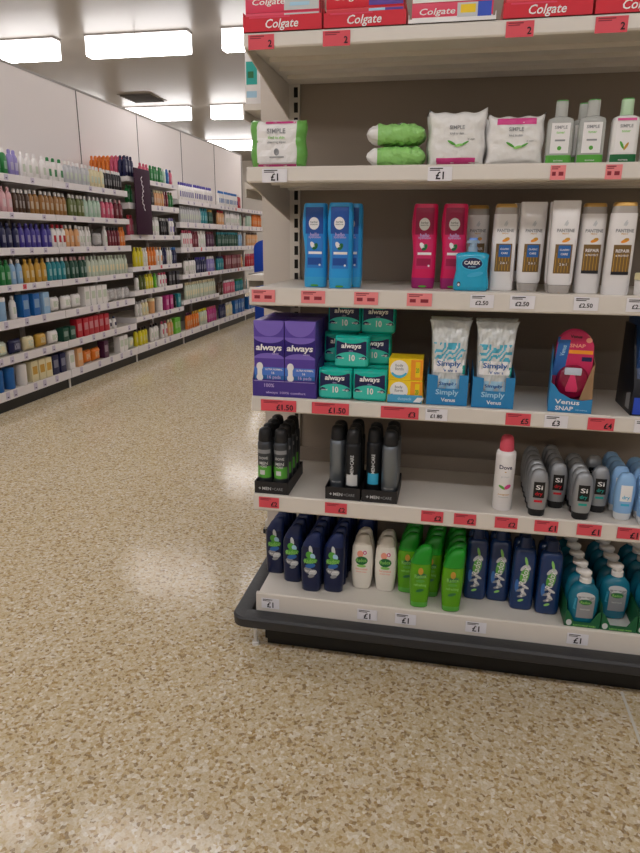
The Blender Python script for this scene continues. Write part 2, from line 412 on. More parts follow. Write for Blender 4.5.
# soft packs
def pillow(w, h, t, mfun, crimp='side', seed=1, nu=26, nv=20, ears=0.06, crum=0.03):
    rnd = random.Random(seed); ph = [rnd.uniform(0, 6.28) for _ in range(8)]
    def T(u, v):
        if crimp == 'side': base = max(0, 1-abs(u)**5)**0.6*max(0, 1-abs(v)**6)**0.5
        else: base = max(0, 1-abs(v)**4)**0.6*max(0, 1-abs(u)**6)**0.5
        e = abs(u if crimp == 'side' else v)
        cr = crum*(math.sin(17*u+5*v+ph[4])+math.sin(-9*u+19*v+ph[5])+.7*math.sin(31*u-12*v+ph[6]))
        return t/2*base*(1+cr+0.10*math.sin(7*u+ph[0]+3*v)*e+0.08*math.sin(13*v+ph[1]+5*u)*e)
    def XZ(u, v):
        x, z = u*w/2, (v*h/2+h/2)
        if crimp == 'side':
            z = h/2+(v*h/2)*(0.94+ears*abs(u)**6)+0.002*math.sin(9*u+ph[2])*abs(v)**3; x *= 1+0.03*math.sin(6*v+ph[3])
            z = max(z, 0.0)
        else: x *= (0.94+ears*abs(v)**6)
        return x, z
    m = MB()
    us = [-1+2*i/nu for i in range(nu+1)]; vs_ = [-1+2*j/nv for j in range(nv+1)]
    for side in (-1, 1):
        vs = []
        for v in vs_:
            for u in us:
                x, z = XZ(u, v); vs.append((x, side*T(u, v), z))
        o = len(m.v); m.v += vs
        for j in range(nv):
            for i in range(nu):
                m.f.append((o+j*(nu+1)+i, o+j*(nu+1)+i+1, o+(j+1)*(nu+1)+i+1, o+(j+1)*(nu+1)+i)); m.m.append(m.mi(mfun((us[i]+us[i+1])/2, (vs_[j]+vs_[j+1])/2, side)))
    def surf(x, z): return -T(max(-1, min(1, x/(w/2))), max(-1, min(1, (z-h/2)/(h/2*.94))))
    return m, surf
def weld(o):
    bm = bmesh.new(); bm.from_mesh(o.data); bmesh.ops.remove_doubles(bm, verts=bm.verts, dist=0.0001); bmesh.ops.recalc_face_normals(bm, faces=bm.faces); bm.to_mesh(o.data); bm.free(); return o
FILMG = mat('film_green', '#6fb356', 0.28, bump=0.3, bscale=90); FILMW = mat('film_white', '#e8e8e6', 0.28, bump=0.25, bscale=90)
FILML = mat('film_light_green', '#93cf74', 0.22, bump=1.0, bscale=45)
r = thing('wipes_pack'); m, sf = pillow(0.155, 0.126, 0.05, lambda u, v, s: FILMG if abs(u) > .72 else FILMW, seed=3)
weld(m.build('pouch', r, smooth=True, angle=80)); q = Deco(sf); q.lay = 0.0012
q.rect(-0.055, 0.052, 0.006, 0.012, C['pink'], 1); q.rect(-0.03, 0.052, 0.113, 0.119, C['pink'], 1); q.rect(-0.055, 0.052, 0.016, 0.110, C['white'], 1)
q.text('SIMPLE', 0, 0.094, 0.05, C['grey'], 3); q.text('kind to skin', 0, 0.078, 0.045, C['lgreen'], 3); q.text('cleansing wipes', 0, 0.066, 0.05, C['grey'], 3); q.ell(0, 0.042, 0.007, 0.009, C['grey'], 2); q.rect(-0.02, 0.02, 0.028, 0.031, C['grey'], 2)
q.done(r); r.location = (-0.483, 1.845, SH[2]); tag(r, 'green-ended white cleansing wipes pack at the left end of the second shelf', 'wipes')
# two packs lying end on
def lying(name, loc, label, seed):
    r = thing(name); m, sf = pillow(0.15, 0.10, 0.046, lambda u, v, s: FILMW if u < -.62 else FILML, seed=seed, nu=48, nv=36, crum=.07)
    o = weld(m.build('pouch', r, smooth=True, angle=80)); q = Deco(sf); q.lay = 0.0012
    q.rect(-0.02, 0.05, 0.02, 0.08, C['lgreen'], 1); q.ell(0.012, 0.05, 0.02, 0.022, C['white'], 2); q.rect(-0.055, -0.035, 0.03, 0.07, C['pink'], 1); q.text('SIMPLE', 0.012, 0.05, 0.03, C['grey'], 3)
    q.done(r)
    for c in (o, ): pass
    r.rotation_euler = (-PI/2+0.0, 0, 0); r.location = loc; tag(r, label, 'wipes'); return r
lying('wipes_pack', (-0.164, 1.812, SH[2]+0.0275), 'light green wipes pack lying at the bottom of the stack of two', 5)
lying('wipes_pack', (-0.166, 1.814, SH[2]+0.0825), 'light green wipes pack lying on top of the stack of two', 8)
def wpack(w, h, top, seed):
    r = thing('wipes_pack'); m, sf = pillow(w, h, 0.05, lambda u, v, s: FILMW, seed=seed, ears=0.14)
    weld(m.build('pouch', r, smooth=True, angle=80)); q = Deco(sf); q.lay = 0.0012
    zz = h*.86 if top else h*.1
    q.rect(-w*.34, w*.34, zz-0.008, zz+0.007, C['pink'], 1)
    zc = h*.52
    q.text('SIMPLE', 0, zc+0.022, w*.26, C['grey'], 2); q.text('kind to skin', 0, zc+0.008, w*.24, C['grey'], 2)
    q.ell(-0.012, zc-0.014, 0.012, 0.003, C['green'], 2, rot=-0.5); q.ell(0.006, zc-0.02, 0.010, 0.0035, C['lgreen'], 2, rot=0.2); q.ell(0.02, zc-0.016, 0.012, 0.0025, C['green'], 2, rot=0.5)
    q.text('25 wipes', w*.25, zc-0.006, w*.12, C['grey'], 2)
    q.done(r); return Proto(r)
P = wpack(0.143, 0.134, False, 11)
P.put((-0.010, 1.838, SH[2]), 'white wipes pack with a pink band near its bottom edge, front pack', 'wipes')
P.put((-0.016, 1.900, SH[2]), 'white wipes pack behind the one with the low pink band', 'wipes')
P = wpack(0.138, 0.120, True, 12)
P.put((0.1345, 1.838, SH[2]), 'white wipes pack with a pink band near its top edge, beside the clear bottles', 'wipes')
P.put((0.129, 1.900, SH[2]), 'white wipes pack behind the one with the high pink band', 'wipes')
# toner bottles
CLEAR = mat('clear_plastic', '#eef2ee', 0.12, trans=0.55, ior=1.3); GCAP = mat('green_cap', '#4f9a48', 0.3)
def toner(body, base, cap, strip):
    r = thing('toner_bottle')
    secs = [(0, .030, .016, 0, 0, 5), (.004, .032, .018, 0, 0, 5), (.10, .031, .018, 0, 0, 5), (.108, .029, .016, 0, 0, 4), (.112, .020, .013, 0, 0, 3)]
    MB().loft(secs, body, 24, mf=lambda k, i: base if k < 1 else body).build('bottle', r, smooth=True)
    MB().loft([(.113, .015, .013, 0, 0, 2.4), (.128, .0145, .0125, 0, 0, 2.4), (.148, .0145, .0125, 0, 0, 2.4), (.151, .013, .011, 0, 0, 2.4)], cap, 20, mf=lambda k, i: GCAP if k == 2 else cap).build('cap', r, smooth=True)
    MB().box((-.003, -.003, .150), (.003, .003, .157), GCAP)
    q = Deco(secsurf(secs)); q.rect(-.031*.97, .031*.97, .002, .024, base, 1, nu=14); q.rect(-.022, .022, .028, .098, C['white'], 1, nu=12)
    q.text('SIMPLE', 0, .088, .030, C['grey'], 2); q.text('toner', 0, .076, .020, C['lgreen'], 2); q.text('SOOTHING', 0, .011, .022, C['white'], 2)
    if strip: q.rect(-.022, .022, .100, .106, C['pink'], 2); q.ell(-.006, .045, .003, .010, C['green'], 2, rot=.5); q.ell(.004, .042, .003, .010, C['gold'], 2, rot=-.5)
    else: q.ell(0, .040, .005, .005, C['green'], 2); q.rect(-.012, .012, .056, .060, C['grey'], 2)
    q.done(r); return Proto(r)
T1 = toner(CLEAR, C['green'], CLEAR, False)
T1.put((0.2415, 1.842, SH[2]), 'clear toner bottle with green foot beside the wipes packs', 'bottle')
T1.put((0.316, 1.842, SH[2]), 'clear toner bottle with green foot, second from the wipes packs', 'bottle')
T1.put((0.303, 1.885, SH[2]), 'clear toner bottle standing just behind the second clear bottle', 'bottle')
T2 = toner(FILMW, C['dgreen'], mat('mint_cap', '#b9d8b4', 0.3), True)
T2.put((0.393, 1.842, SH[2]), 'milky cleanser bottle with pink strip and dark green foot, front one', 'bottle')
T2.put((0.468, 1.842, SH[2]), 'milky cleanser bottle at the right edge of the second shelf', 'bottle')

# ------------ third shelf
def waisted(bodyc, panelc, dark, lo):
    r = thing('conditioner_bottle')
    L = [(0, -.031, .030), (.004, -.033, .032), (.03, -.034, .034), (.09, -.031, .034), (.125, -.034, .034), (.155, -.0385, .034), (.185, -.039, .034), (.212, -.036, .034), (.229, -.034, .033), (.233, -.031, .030)]
    secs = [(z, (b-a)/2, .022 if 0.004 <= z <= .225 else .019, (a+b)/2, 0, 3.2) for z, a, b in L]
    MB().loft(secs, bodyc, 28, mf=lambda k, i: lo if k < 2 else bodyc).build('bottle', r, smooth=True, angle=50)
    q = Deco(secsurf(secs))
    q.rect(-.027, .024, .150, .222, dark, 1, nu=12, nv=12); q.rect(-.023, .024, .055, .15, panelc, 1, nu=12, nv=12)
    q.ell(-.002, .178, .015, .017, C['white'], 2); q.text('herbal', -.002, .182, .020, C['grey'], 3); q.text('essences', -.002, .175, .022, C['grey'], 3)
    q.text('hello', 0, .148, .026, C['lilac'], 2); q.text('hydration', 0, .140, .034, C['lilac'], 2)
    q.ell(-.006, .119, .006, .010, C['white'], 2, rot=.5); q.ell(.003, .116, .006, .009, C['dgreen'], 2, rot=-.4); q.ell(-.001, .110, .006, .004, C['dgreen'], 3)
    q.rect(-.018, .021, .094, .101, C['white'], 2); q.rect(-.020, .020, .064, .084, dark, 2); q.ell(.015, .064, .003, .003, C['white'], 3)
    q.ell(0, .006, .012, .003, C['green'], 2)
    q.done(r); return Proto(r)
BLU = waisted(mat('blue_bottle', '#2a9ee2', 0.3), mat('blue_panel', '#2f7fd2', 0.35), mat('deep_blue_print', '#1d4f9f', 0.35), mat('blue_foot', '#3aa7dd', 0.3))
BLU.put((-0.392, 1.912, SH[3]), 'blue waisted conditioner bottle, left one of the front pair', 'bottle')
BLU.put((-0.314, 1.885, SH[3]), 'blue waisted conditioner bottle, right one of the front pair', 'bottle')
BLU.put((-0.294, 1.938, SH[3]), 'blue waisted conditioner bottle half hidden behind the right front one', 'bottle')
RED = waisted(mat('cerise_bottle', '#d81a5b', 0.3), mat('cerise_panel', '#cf2a66', 0.35), mat('deep_red_print', '#a01048', 0.35), mat('cerise_foot', '#9b1d6a', 0.3))
RED.put((-0.083, 1.960, SH[3]), 'cerise red waisted conditioner bottle, left one of the pair', 'bottle')
RED.put((0.000, 1.960, SH[3]), 'cerise red waisted conditioner bottle, right one beside the blue-green soap', 'bottle')
PWH = mat('pearl_white', '#eeecec', 0.25, coat=0.3); GOLD = mat('gold_cap', '#c9a05a', 0.3, metal=0.5); SMOKE = mat('smoky_clear', '#d8d2cc', 0.15, trans=0.4)
def pantene(kind, col):
    r = thing('shampoo_bottle' if kind == 's' else 'conditioner_bottle')
    if kind == 's':
        secs = [(0, .031, .021, 0, 0, 3.5), (.004, .033, .023, 0, 0, 3.5), (.12, .0325, .023, 0, 0, 3.5), (.205, .0315, .022, 0, 0, 3.5)]
        MB().loft(secs, PWH, 28).build('bottle', r, smooth=True)
        MB().loft([(.205, .0305, .021, 0, 0, 3.5), (.222, .029, .020, 0, 0, 3.2)], SMOKE, 28).build('clear_collar', r, smooth=True)
        MB().loft([(.222, .029, .020, 0, 0, 3.2), (.229, .028, .019, 0, 0, 3.2), (.232, .025, .017, 0, 0, 3.2)], GOLD, 28).build('cap', r, smooth=True)
    else:
        secs = [(.022, .029, .020, 0, 0, 3.2), (.028, .032, .021, 0, 0, 3.5), (.12, .034, .022, 0, 0, 3.5), (.20, .035, .019, 0, 0, 4), (.234, .0355, .012, 0, 0, 5), (.237, .034, .010, 0, 0, 5)]
        MB().loft(secs, PWH, 28).build('bottle', r, smooth=True)
        MB().loft([(0, .026, .017, 0, 0, 3), (.003, .028, .019, 0, 0, 3), (.021, .030, .020, 0, 0, 3)], SMOKE, 28).build('cap', r, smooth=True)
        MB().loft([(.0005, .010, .010, 0, -.008, 2), (.007, .009, .009, 0, -.0095, 2)], GOLD, 16).build('cap_disc', r, smooth=True)
    q = Deco(secsurf(secs))
    q.text('PANTENE', .001, .162, .044, C['grey'], 1, h=.0085, bold=.03); q.text('PRO-V', .001, .154, .016, C['gold'], 1)
    q.ell(.0, .181, .0022, .008, C['silver'], 1, rot=-.5); q.ell(.003, .178, .0022, .006, C['silver'], 1, rot=-.5)
    q.ell(.004, .137, .0105, .0042, C['orange'], 1, rot=.35); q.ell(.007, .141, .006, .003, C['gold'], 2, rot=.2)
    q.rect(-.021, .022, .052, .127, C['brown'], 1, nu=14)
    for i in range(5): q.rect(-.018+i*.008, -.0165+i*.008, .055, .105, C['gold'], 2, nu=1)
    if col == 'blue':
        q.rect(-.013, .018, .092, .124, C['mid'], 3); q.text('CLASSIC', .0025, .113, .024, C['white'], 5); q.text('CARE', .0025, .102, .018, C['white'], 5)
        q.rect(-.014, .018, .072, .080, C['brown'], 3); q.text('2 in 1', .002, .076, .018, C['white'], 5)
    else:
        q.text('REPAIR', .001, .112, .034, C['white'], 5); q.text('& PROTECT', .001, .100, .032, C['white'], 5); q.rect(-.021, .022, .052, .060, C['dark'], 3)
    q.rect(.024, .0248, .03, .10, C['silver'], 1, nu=1)
    q.done(r); return Proto(r)
PSb, PSg, PCb = pantene('s', 'blue'), pantene('s', 'brown'), pantene('c', 'blue')
PSg.put((0.064, 2.02, SH[3]), 'white shampoo bottle with gold cap standing behind the blue-green soap bottle', 'bottle')
PSb.put((0.1355, 1.945, SH[3]), 'white gold-capped shampoo bottle with blue label just right of the soap', 'bottle')
PCb.put((0.2085, 1.945, SH[3]), 'white upturned conditioner bottle set back left of the foremost one', 'bottle', rz=0.1)
PCb.put((0.196, 2.01, SH[3]), 'white upturned conditioner bottle hidden behind the set back one', 'bottle')
PCb.put((0.284, 1.885, SH[3]), 'white upturned conditioner bottle with blue label, foremost of its row', 'bottle')
PCb.put((0.285, 1.945, SH[3]), 'white upturned conditioner bottle directly behind the foremost one', 'bottle')
PSg.put((0.360, 1.915, SH[3]), 'white gold-capped shampoo with brown label, beside the foremost conditioner', 'bottle')
PSg.put((0.424, 1.870, SH[3]), 'white gold-capped shampoo with brown label at the right of its row', 'bottle', rz=0.05)
# hand wash
r = thing('hand_wash_bottle'); TEALQ = mat('aqua_gel', '#2fb4dc', 0.12, trans=0.12)
secs = [(0, .044, .020, 0, 0, 4), (.004, .048, .023, 0, 0, 4), (.02, .049, .024, 0, 0, 4), (.055, .043, .022, 0, 0, 4), (.085, .044, .022, 0, 0, 4), (.097, .045, .020, 0, 0, 4), (.102, .038, .016, 0, 0, 3), (.105, .014, .012, 0, 0, 2)]
MB().loft(secs, TEALQ, 32).build('bottle', r, smooth=True, angle=60)
MB().loft([(.105, .013, .013, 0, 0, 2), (.118, .013, .013, 0, 0, 2), (.119, .010, .010, 0, 0, 2), (.127, .010, .010, 0, 0, 2), (.128, .017, .010, 0, 0, 3), (.136, .016, .009, 0, 0, 3)], mat('clear_blue_pump', '#b4d4f0', 0.15, trans=0.4), 20).build('pump', r, smooth=True)
MB().loft([(.136, .012, .008, 0, 0, 3), (.142, .011, .007, 0, 0, 3)], mat('pump_blue', '#6d9be8', 0.3), 20).build('pump_button', r, smooth=True)
q = Deco(secsurf(secs)); q.ell(0, .074, .030, .0185, C['cyan'], 1); q.ell(0, .074, .027, .0155, C['navy'], 2); q.text('CAREX', 0, .076, .043, C['white'], 4, bold=.03); q.text('protect', 0, .065, .02, C['paleblue'], 4)
q.ell(-.033, .018, .005, .007, C['dark'], 1); q.ell(-.033, .017, .003, .004, C['white'], 2); q.ell(.01, .045, .022, .006, C['cyan'], 1, rot=.2)
q.done(r); r.location = (0.052, 1.905, SH[3]); tag(r, 'aqua hand wash pump bottle with dark oval badge in front of white shampoo', 'hand wash')
r = thing('cream_jar'); r.location = (0.500, 1.84, SH[3])
s_ = [(0, .030, .030, 0, 0, 2), (.003, .034, .034, 0, 0, 2), (.04, .036, .036, 0, 0, 2)]
MB().loft(s_, C['white'], 32).build('jar', r, smooth=True); MB().loft([(.041, .037, .037, 0, 0, 2), (.056, .037, .037, 0, 0, 2), (.058, .035, .035, 0, 0, 2)], mat('jar_lid', '#e6dcae', 0.35), 32).build('lid', r, smooth=True)
tag(r, 'small round white cream jar with pale yellow lid at the shelf edge', 'jar')

# ------------ fourth shelf
def abox():
    r = thing('pad_box'); w, d, h = .091, .11, .222
    PU = mat('violet_card', '#5a43a4', 0.35, bump=0.08, bscale=200)
    MB().box((-w/2, 0, 0), (w/2, d, h), PU).build('box', r, bevel=.002)
    q = Deco(flat(0)); q.lay = .0004
    q.ell(0, .222, .045, .045, mat('print_light_violet', '#7d68c4', .35), 1, PI, 2*PI)
    q.rect(-.045, .045, .118, .168, C['violet'], 2); q.ell(0, .175, .045, .018, mat('print_light_violet', '#7d68c4', .35), 3, PI, 2*PI); q.ell(0, .112, .045, .016, mat('print_light_violet', '#7d68c4', .35), 3, 0, PI)
    q.text('always', 0, .142, .078, C['white'], 6, h=.024, bold=.03, italic=.1)
    q.text('infinity', 0.02, .126, .02, C['lilac'], 4)
    q.rect(-.045, .045, .062, .086, C['strip'], 4); q.ell(-.028, .088, .010, .012, C['white'], 7); q.ell(-.028, .056, .010, .011, C['white'], 8); q.rect(-.035, -.021, .056, .088, C['white'], 9)
    q.text('ULTRA NORMAL', .015, .080, .052, C['white'], 5, h=.006); q.text('16', .012, .070, .008, C['white'], 6)
    q.rect(-.045, .045, .050, .062, C['mid'], 4); q.text('16 pads', .015, .056, .04, C['lilac'], 5)
    q.done(r, 'printed_face'); return Proto(r)
AB = abox()
cols = [(-0.512, 'left'), (-0.419, 'right')]
for x, n in cols:
    for k in range(2): AB.put((x, 1.8180+k*.115, SH[4]+.003), 'tall violet pad box, %s, %s column' % (['front', 'behind the front one'][k], n), 'pad box')
r = thing('display_tray'); m = MB(); VT = mat('violet_tray', '#48358c', .45)
m.box((-.095, 0, 0), (.095, .24, .002), VT).box((-.095, 0, 0), (.095, .0015, .050), VT)
for s in (-1, 1):
    m.prism([(.0015, 0), (.0015, .050), (.03, .10), (.06, .115), (.24, .115), (.24, 0)], 'x', *(sorted((s*.0965, s*.095))), VT)
m.build('tray', r); q = Deco(flat(0)); q.text('always 100% comfort', 0.005, .014, .12, C['lilac'], 1, h=.009); q.text('100%', -.045, .036, .03, C['lilac'], 1)
q.rect(-.092, .092, .048, .0495, C['lilac'], 1); q.done(r, 'tray_print'); r.location = (-.4655, 1.811, SH[4]); tag(r, 'violet card tray holding the tall violet pad boxes', 'display tray')
def teal():
    r = thing('pad_pack'); w, d, h = .099, .055, .0915
    TE = mat('teal_film', '#14b8a6', .25, bump=.1, bscale=60)
    secs = [(0, w/2-.006, d/2-.008, 0, 0, 5), (.006, w/2, d/2, 0, 0, 6), (.05, w/2+.001, d/2+.002, 0, 0, 6), (h-.006, w/2, d/2, 0, 0, 6), (h, w/2-.006, d/2-.008, 0, 0, 5)]
    MB().loft(secs, TE, 32).build('pouch', r, smooth=True, angle=60)
    q = Deco(secsurf(secs)); q.rect(-.0485, .0485, .026, .088, C['navy'], 1, nu=16); q.ell(0, .092, .0485, .020, TE, 2, PI, 2*PI); q.ell(0, .026, .0485, .022, mat('print_mint', '#3cc8b8', .3), 2, 0, PI)
    q.rect(-.048, .048, .008, .027, mat('print_mint', '#3cc8b8', .3), 2, nu=14)
    q.text('always', 0, .064, .058, C['white'], 5, h=.019, bold=.03, italic=.1); q.text('ultra', .0, .0515, .012, C['lilac'], 3)
    q.text('10', .003, .031, .017, C['white'], 5, bold=.03, h=.019); q.text('normal', -.03, .03, .018, C['white'], 4); q.text('wings', .032, .03, .018, C['white'], 4)
    q.done(r); return Proto(r)
TP = teal()
tg = None
for (x, y, k, l) in [(-.316, 1.850, 0, 'bottom row front, left'), (-.214, 1.850, 0, 'bottom row front, right'), (-.272, 1.866, 1, 'balanced on the two front ones'),
                     (-.3165, 1.925, 0, 'bottom row behind, left'), (-.2150, 1.925, 0, 'bottom row behind, right'), (-.2140, 1.930, 1, 'second layer behind, right'), (-.3175, 1.945, 1, 'second layer behind, left'),
                     (-.305, 1.935, 2, 'third layer, left'), (-.204, 1.930, 2, 'third layer, right')]:
    TP.put((x, y, SH[4]+.0003+k*.0922), 'teal and navy pad pack, ' + l, 'pad pack')
def ybox():
    r = thing('liner_box'); w, d, h = .096, .09, .062; Y = mat('yellow_card', '#f6d21f', .35)
    MB().box((-w/2, 0, 0), (w/2, d, h), Y).build('box', r, bevel=.001)
    q = Deco(flat(0)); q.lay = .0004; q.rect(.015, .049, .002, .060, C['orange'], 1); q.rect(.028, .041, .010, .054, C['yellow'], 2); q.text('20', .034, .030, .009, C['green'], 3, h=.014)
    q.ell(-.018, .032, .026, .026, C['white'], 2); q.ell(-.018, .032, .026, .026, C['cyan'], 3, PI*1.15, PI*1.85); q.ell(-.018, .036, .023, .022, C['white'], 4)
    q.text('body', -.018, .042, .022, C['grey'], 5); q.text('form', -.018, .033, .024, C['grey'], 5); q.done(r, 'printed_face'); return Proto(r)
YB = ybox()
YB.put((-.1125, 1.832, SH[4]+.003), 'lower yellow liner box sitting in a low tray', 'liner box'); YB.put((-.1135, 1.834, SH[4]+.0655), 'upper yellow liner box of the two', 'liner box')
r = thing('display_tray'); YT = mat('blue_tray', '#4ea6cf', .4)
m = MB().box((-.050, 0, 0), (.050, .11, .002), YT).box((-.050, 0, 0), (.050, .0015, .024), YT)
for s in (-1, 1): m.prism([(.0015, 0), (.0015, .024), (.05, .06), (.11, .06), (.11, 0)], 'x', *sorted((s*.051, s*.050)), mat('yellow_card', '#f6d21f', .35))
m.build('tray', r); q = Deco(flat(0)); q.text('duopack', 0, .012, .04, C['paleblue'], 1); q.rect(.03, .05, .004, .018, C['white'], 1, sk=.012); q.done(r, 'tray_print')
r.location = (-.1125, 1.827, SH[4]); tag(r, 'low blue-fronted tray under the yellow liner boxes', 'display tray')
# razor bags in trays
VB = mat('razor_tray_blue', '#2d86bf', .4)
def vtray():
    r = thing('display_tray'); w, h = .114, .088
    m = MB(); m.box((-w/2, 0, 0), (w/2, .16, .002), VB)
    m.prism([(-w/2, 0), (w/2, 0), (w/2, h), (w*.28, h), (w*.28, h*.55), (-w*.24, h*.55), (-w*.24, h*.96), (-w/2, h)], 'y', 0, .0015, VB)
    for s in (-1, 1): m.prism([(.0015, 0), (.0015, h), (.03, h+.01), (.16, h+.02), (.16, 0)], 'x', *sorted((s*w/2, s*(w/2-.0015))), VB)
    m.build('tray', r)
    q = Deco(flat(0)); q.text('Simply', 0, .036, .064, C['paleblue'], 1, h=.020, bold=.02); q.text('Venus', 0.004, .016, .04, C['white'], 1, h=.011, bold=.02); q.done(r, 'tray_print'); return Proto(r)
VT_ = vtray(); VT_.put((.006, 1.829, SH[4]), 'blue razor tray beside the yellow liner boxes', 'display tray'); VT_.put((.132, 1.824, SH[4]), 'blue razor tray, the second along from the yellow boxes', 'display tray')
CLF = mat('clear_film', '#d3d8d8', .10, bump=1.0, bscale=38, spec=0.8)
def vbag(seed):
    r = thing('razor_bag'); w, h = .102, .235
    AQ = mat('aqua_handles', '#4fb3cf', .3, bump=.5, bscale=40)
    rnd = random.Random(seed)
    def mf(u, v, s):
        d = (u*1.1-v*2.2)*2.1+.35*math.sin(9*u+seed)+.3*math.sin(14*v)
        if .02 < v < .46 and (d % 1) < .55 and abs(u) < .8+.1*math.sin(30*v): return AQ
        return CLF
    m, sf = pillow(w, h, .040, mf, crimp='top', seed=seed, nu=36, nv=60, ears=.12, crum=.07)
    m.v = [(x*(1+.10*max(0, (z-.11)/.12)), y, z) for x, y, z in m.v]
    o = weld(m.build('bag', r, smooth=True, angle=80))
    q = Deco(sf); q.lay = .0014; q.rect(-.042, .042, .088, .126, C['white'], 1)
    q.text('Simply', 0, .112, .066, C['mid'], 2, h=.019); q.text('Venus', .004, .095, .038, C['mid'], 2, h=.009); q.rect(.038, .046, .085, .11, C['teal'], 1)
    q.rect(-.03, .03, .03, .07, C['paleblue'], 1); q.text('Simply', 0, .055, .05, C['mid'], 2, h=.012)
    q.done(r); r.location = (0, 0, 0); return Proto(r)
for cx, y, nm, sd in ((.006, 1.829, 'tray beside the yellow boxes', 21), (.132, 1.824, 'tray second from the yellow boxes', 22)):
    B = vbag(sd)
    B.put((cx-.0, y+.030, SH[4]+.0040), 'clear and aqua razor bag, front bag in the blue ' + nm, 'razor bag', rz=.03, rx=-.02)
    B.put((cx+.0005, y+.088, SH[4]+.0060), 'clear and aqua razor bag, back bag in the blue ' + nm, 'razor bag', rx=-.02)
# compact razor blister in its torn tray
r = thing('display_tray'); m = MB(); w = .112
m.box((-w/2, 0, 0), (w/2, .15, .002), VB)
m.prism([(-w/2, 0), (w/2, 0), (w/2, .042), (.03, .036), (.0, .040), (-.03, .055), (-.045, .075), (-w/2, .082)], 'y', 0, .0015, VB)
m.prism([(.0015, 0), (.0015, .082), (.02, .12), (.05, .16), (.15, .165), (.15, 0)], 'x', -w/2, -w/2+.0015, VB)
m.prism([(.0015, 0), (.0015, .042), (.03, .06), (.05, .13), (.15, .15), (.15, 0)], 'x', w/2-.0015, w/2, CARD); m.build('tray', r)
m = MB(); m.add([(w/2-.001, .0, .042), (w/2-.001, .05, .125), (w/2-.032, .012, .034), (w/2-.002, .0, .04), (w/2-.004, .05, .127), (w/2-.034, .0135, .035)], [(0, 1, 2), (5, 4, 3), (0, 3, 4, 1), (1, 4, 5, 2), (2, 5, 3, 0)], CARD); m.build('torn_flap', r)
q = Deco(flat(0)); q.text('Venus', -.008, .030, .064, C['white'], 1, h=.013, bold=.02); q.text('SNAP', -.014, .012, .046, C['white'], 1, h=.012, bold=.02); q.text('with embrace', .030, .010, .03, C['paleblue'], 1); q.done(r, 'tray_print')
r.location = (.337, 1.818, SH[4]); r.rotation_euler = (0, 0, -.12); tag(r, 'blue razor tray with one torn brown side under the pink blister pack', 'display tray')
def blister():
    r = thing('razor_blister_pack')
    pts = [(-.047, 0), (.047, 0), (.050, .10), (.049, .15)]+[(.049*math.cos(t), .16+.05*math.sin(t)) for t in [PI*i/12 for i in range(1, 12)]]+[(-.049, .15), (-.050, .10)]
    MB().prism(pts, 'y', 0, .0012, mat('pink_card', '#cc2a5e', .35)).build('card', r)
    q = Deco(flat(0)); q.lay = .0005; q.rect(-.049, -.018, .085, .185, C['mid'], 1, sk=.01); q.text('Venus', -.030, .155, .030, C['paleblue'], 2, rot=PI/2*.9, h=.012)
    q.text('Venus', .0, .195, .030, C['dark'], 2); q.text('SNAP', .006, .170, .040, C['peach'], 2, h=.010); q.rect(-.015, .047, .148, .158, C['orange'], 1); q.ell(.034, .186, .008, .007, C['peach'], 2); q.rect(.020, .046, .128, .140, C['navy'], 1)
    q.done(r, 'printed_face')
    MG = mat('magenta_shell', '#8c1238', .2, coat=.4)
    MB().loft([(0, .042, .046, 0, .070, 2.3), (.008, .043, .048, 0, .070, 2.3), (.018, .040, .045, 0, .070, 2.3), (.022, .034, .039, 0, .070, 2.3)], MG, 32).build('shell', r, smooth=True).matrix_local = Matrix(((1, 0, 0, 0), (0, 0, -1, -.001), (0, 1, 0, 0), (0, 0, 0, 1)))
    h = MB(); h.box((-.022, -.028, .092), (.022, -.021, .112), mat('razor_head', '#c9d3e2', .3)).build('razor_head', r, bevel=.003)
    for i in range(3): pass
    g = MB(); g.prism([(-.006, .092), (.006, .092), (.016, .055), (.014, .045), (-.014, .045), (-.016, .055)], 'y', -.027, -.0215, mat('razor_grip', '#e2386c', .3)); g.build('razor_grip', r, bevel=.0015)
    return Proto(r)
BP = blister(); BP.put((.3437, 1.870, SH[4]+.0065), 'pink razor blister pack with round top leaning in the torn tray, front one', 'razor pack', rz=-.12, rx=-.04)
BP.put((.3500, 1.925, SH[4]+.0065), 'pink razor blister pack hidden behind the front blister pack', 'razor pack', rz=-.12, rx=-.04)
r = thing('display_box'); m = MB(); DB = mat('midnight_card', '#10141f', .4)
m.prism([(0, 0), (.17, 0), (.17, .235), (.075, .235), (0, .085)], 'x', -.055, .055, DB); m.build('box', r, bevel=.001)
m = MB(); m.box((-.05, .02, .10), (.05, .16, .262), mat('deep_blue_card', '#123a6e', .35)).build('inner_pack', r)
def slope(x, z): return 0 if z < .085 else (z-.085)*.5
q = Deco(slope); q.rect(-.05, .05, .004, .05, C['blue'], 1); q.rect(-.048, .05, .10, .225, mat('print_deep_blue', '#0c2f5c', .3), 1); q.ell(.01, .15, .022, .045, C['cyan'], 2, rot=.3); q.ell(.0, .06, .03, .012, C['green'], 1)
q.done(r, 'printed_face')
m = MB(); m.add([(-.0555, .02, .012), (-.0555, .06, .012), (-.0555, .06, .05), (-.0555, .02, .06)], [(0, 1, 2, 3)], C['grey']); m.build('side_panel', r, fix=False)
r.location = (.550, 1.826, SH[4]); tag(r, 'tall midnight blue display box cut off at the right edge', 'display box')

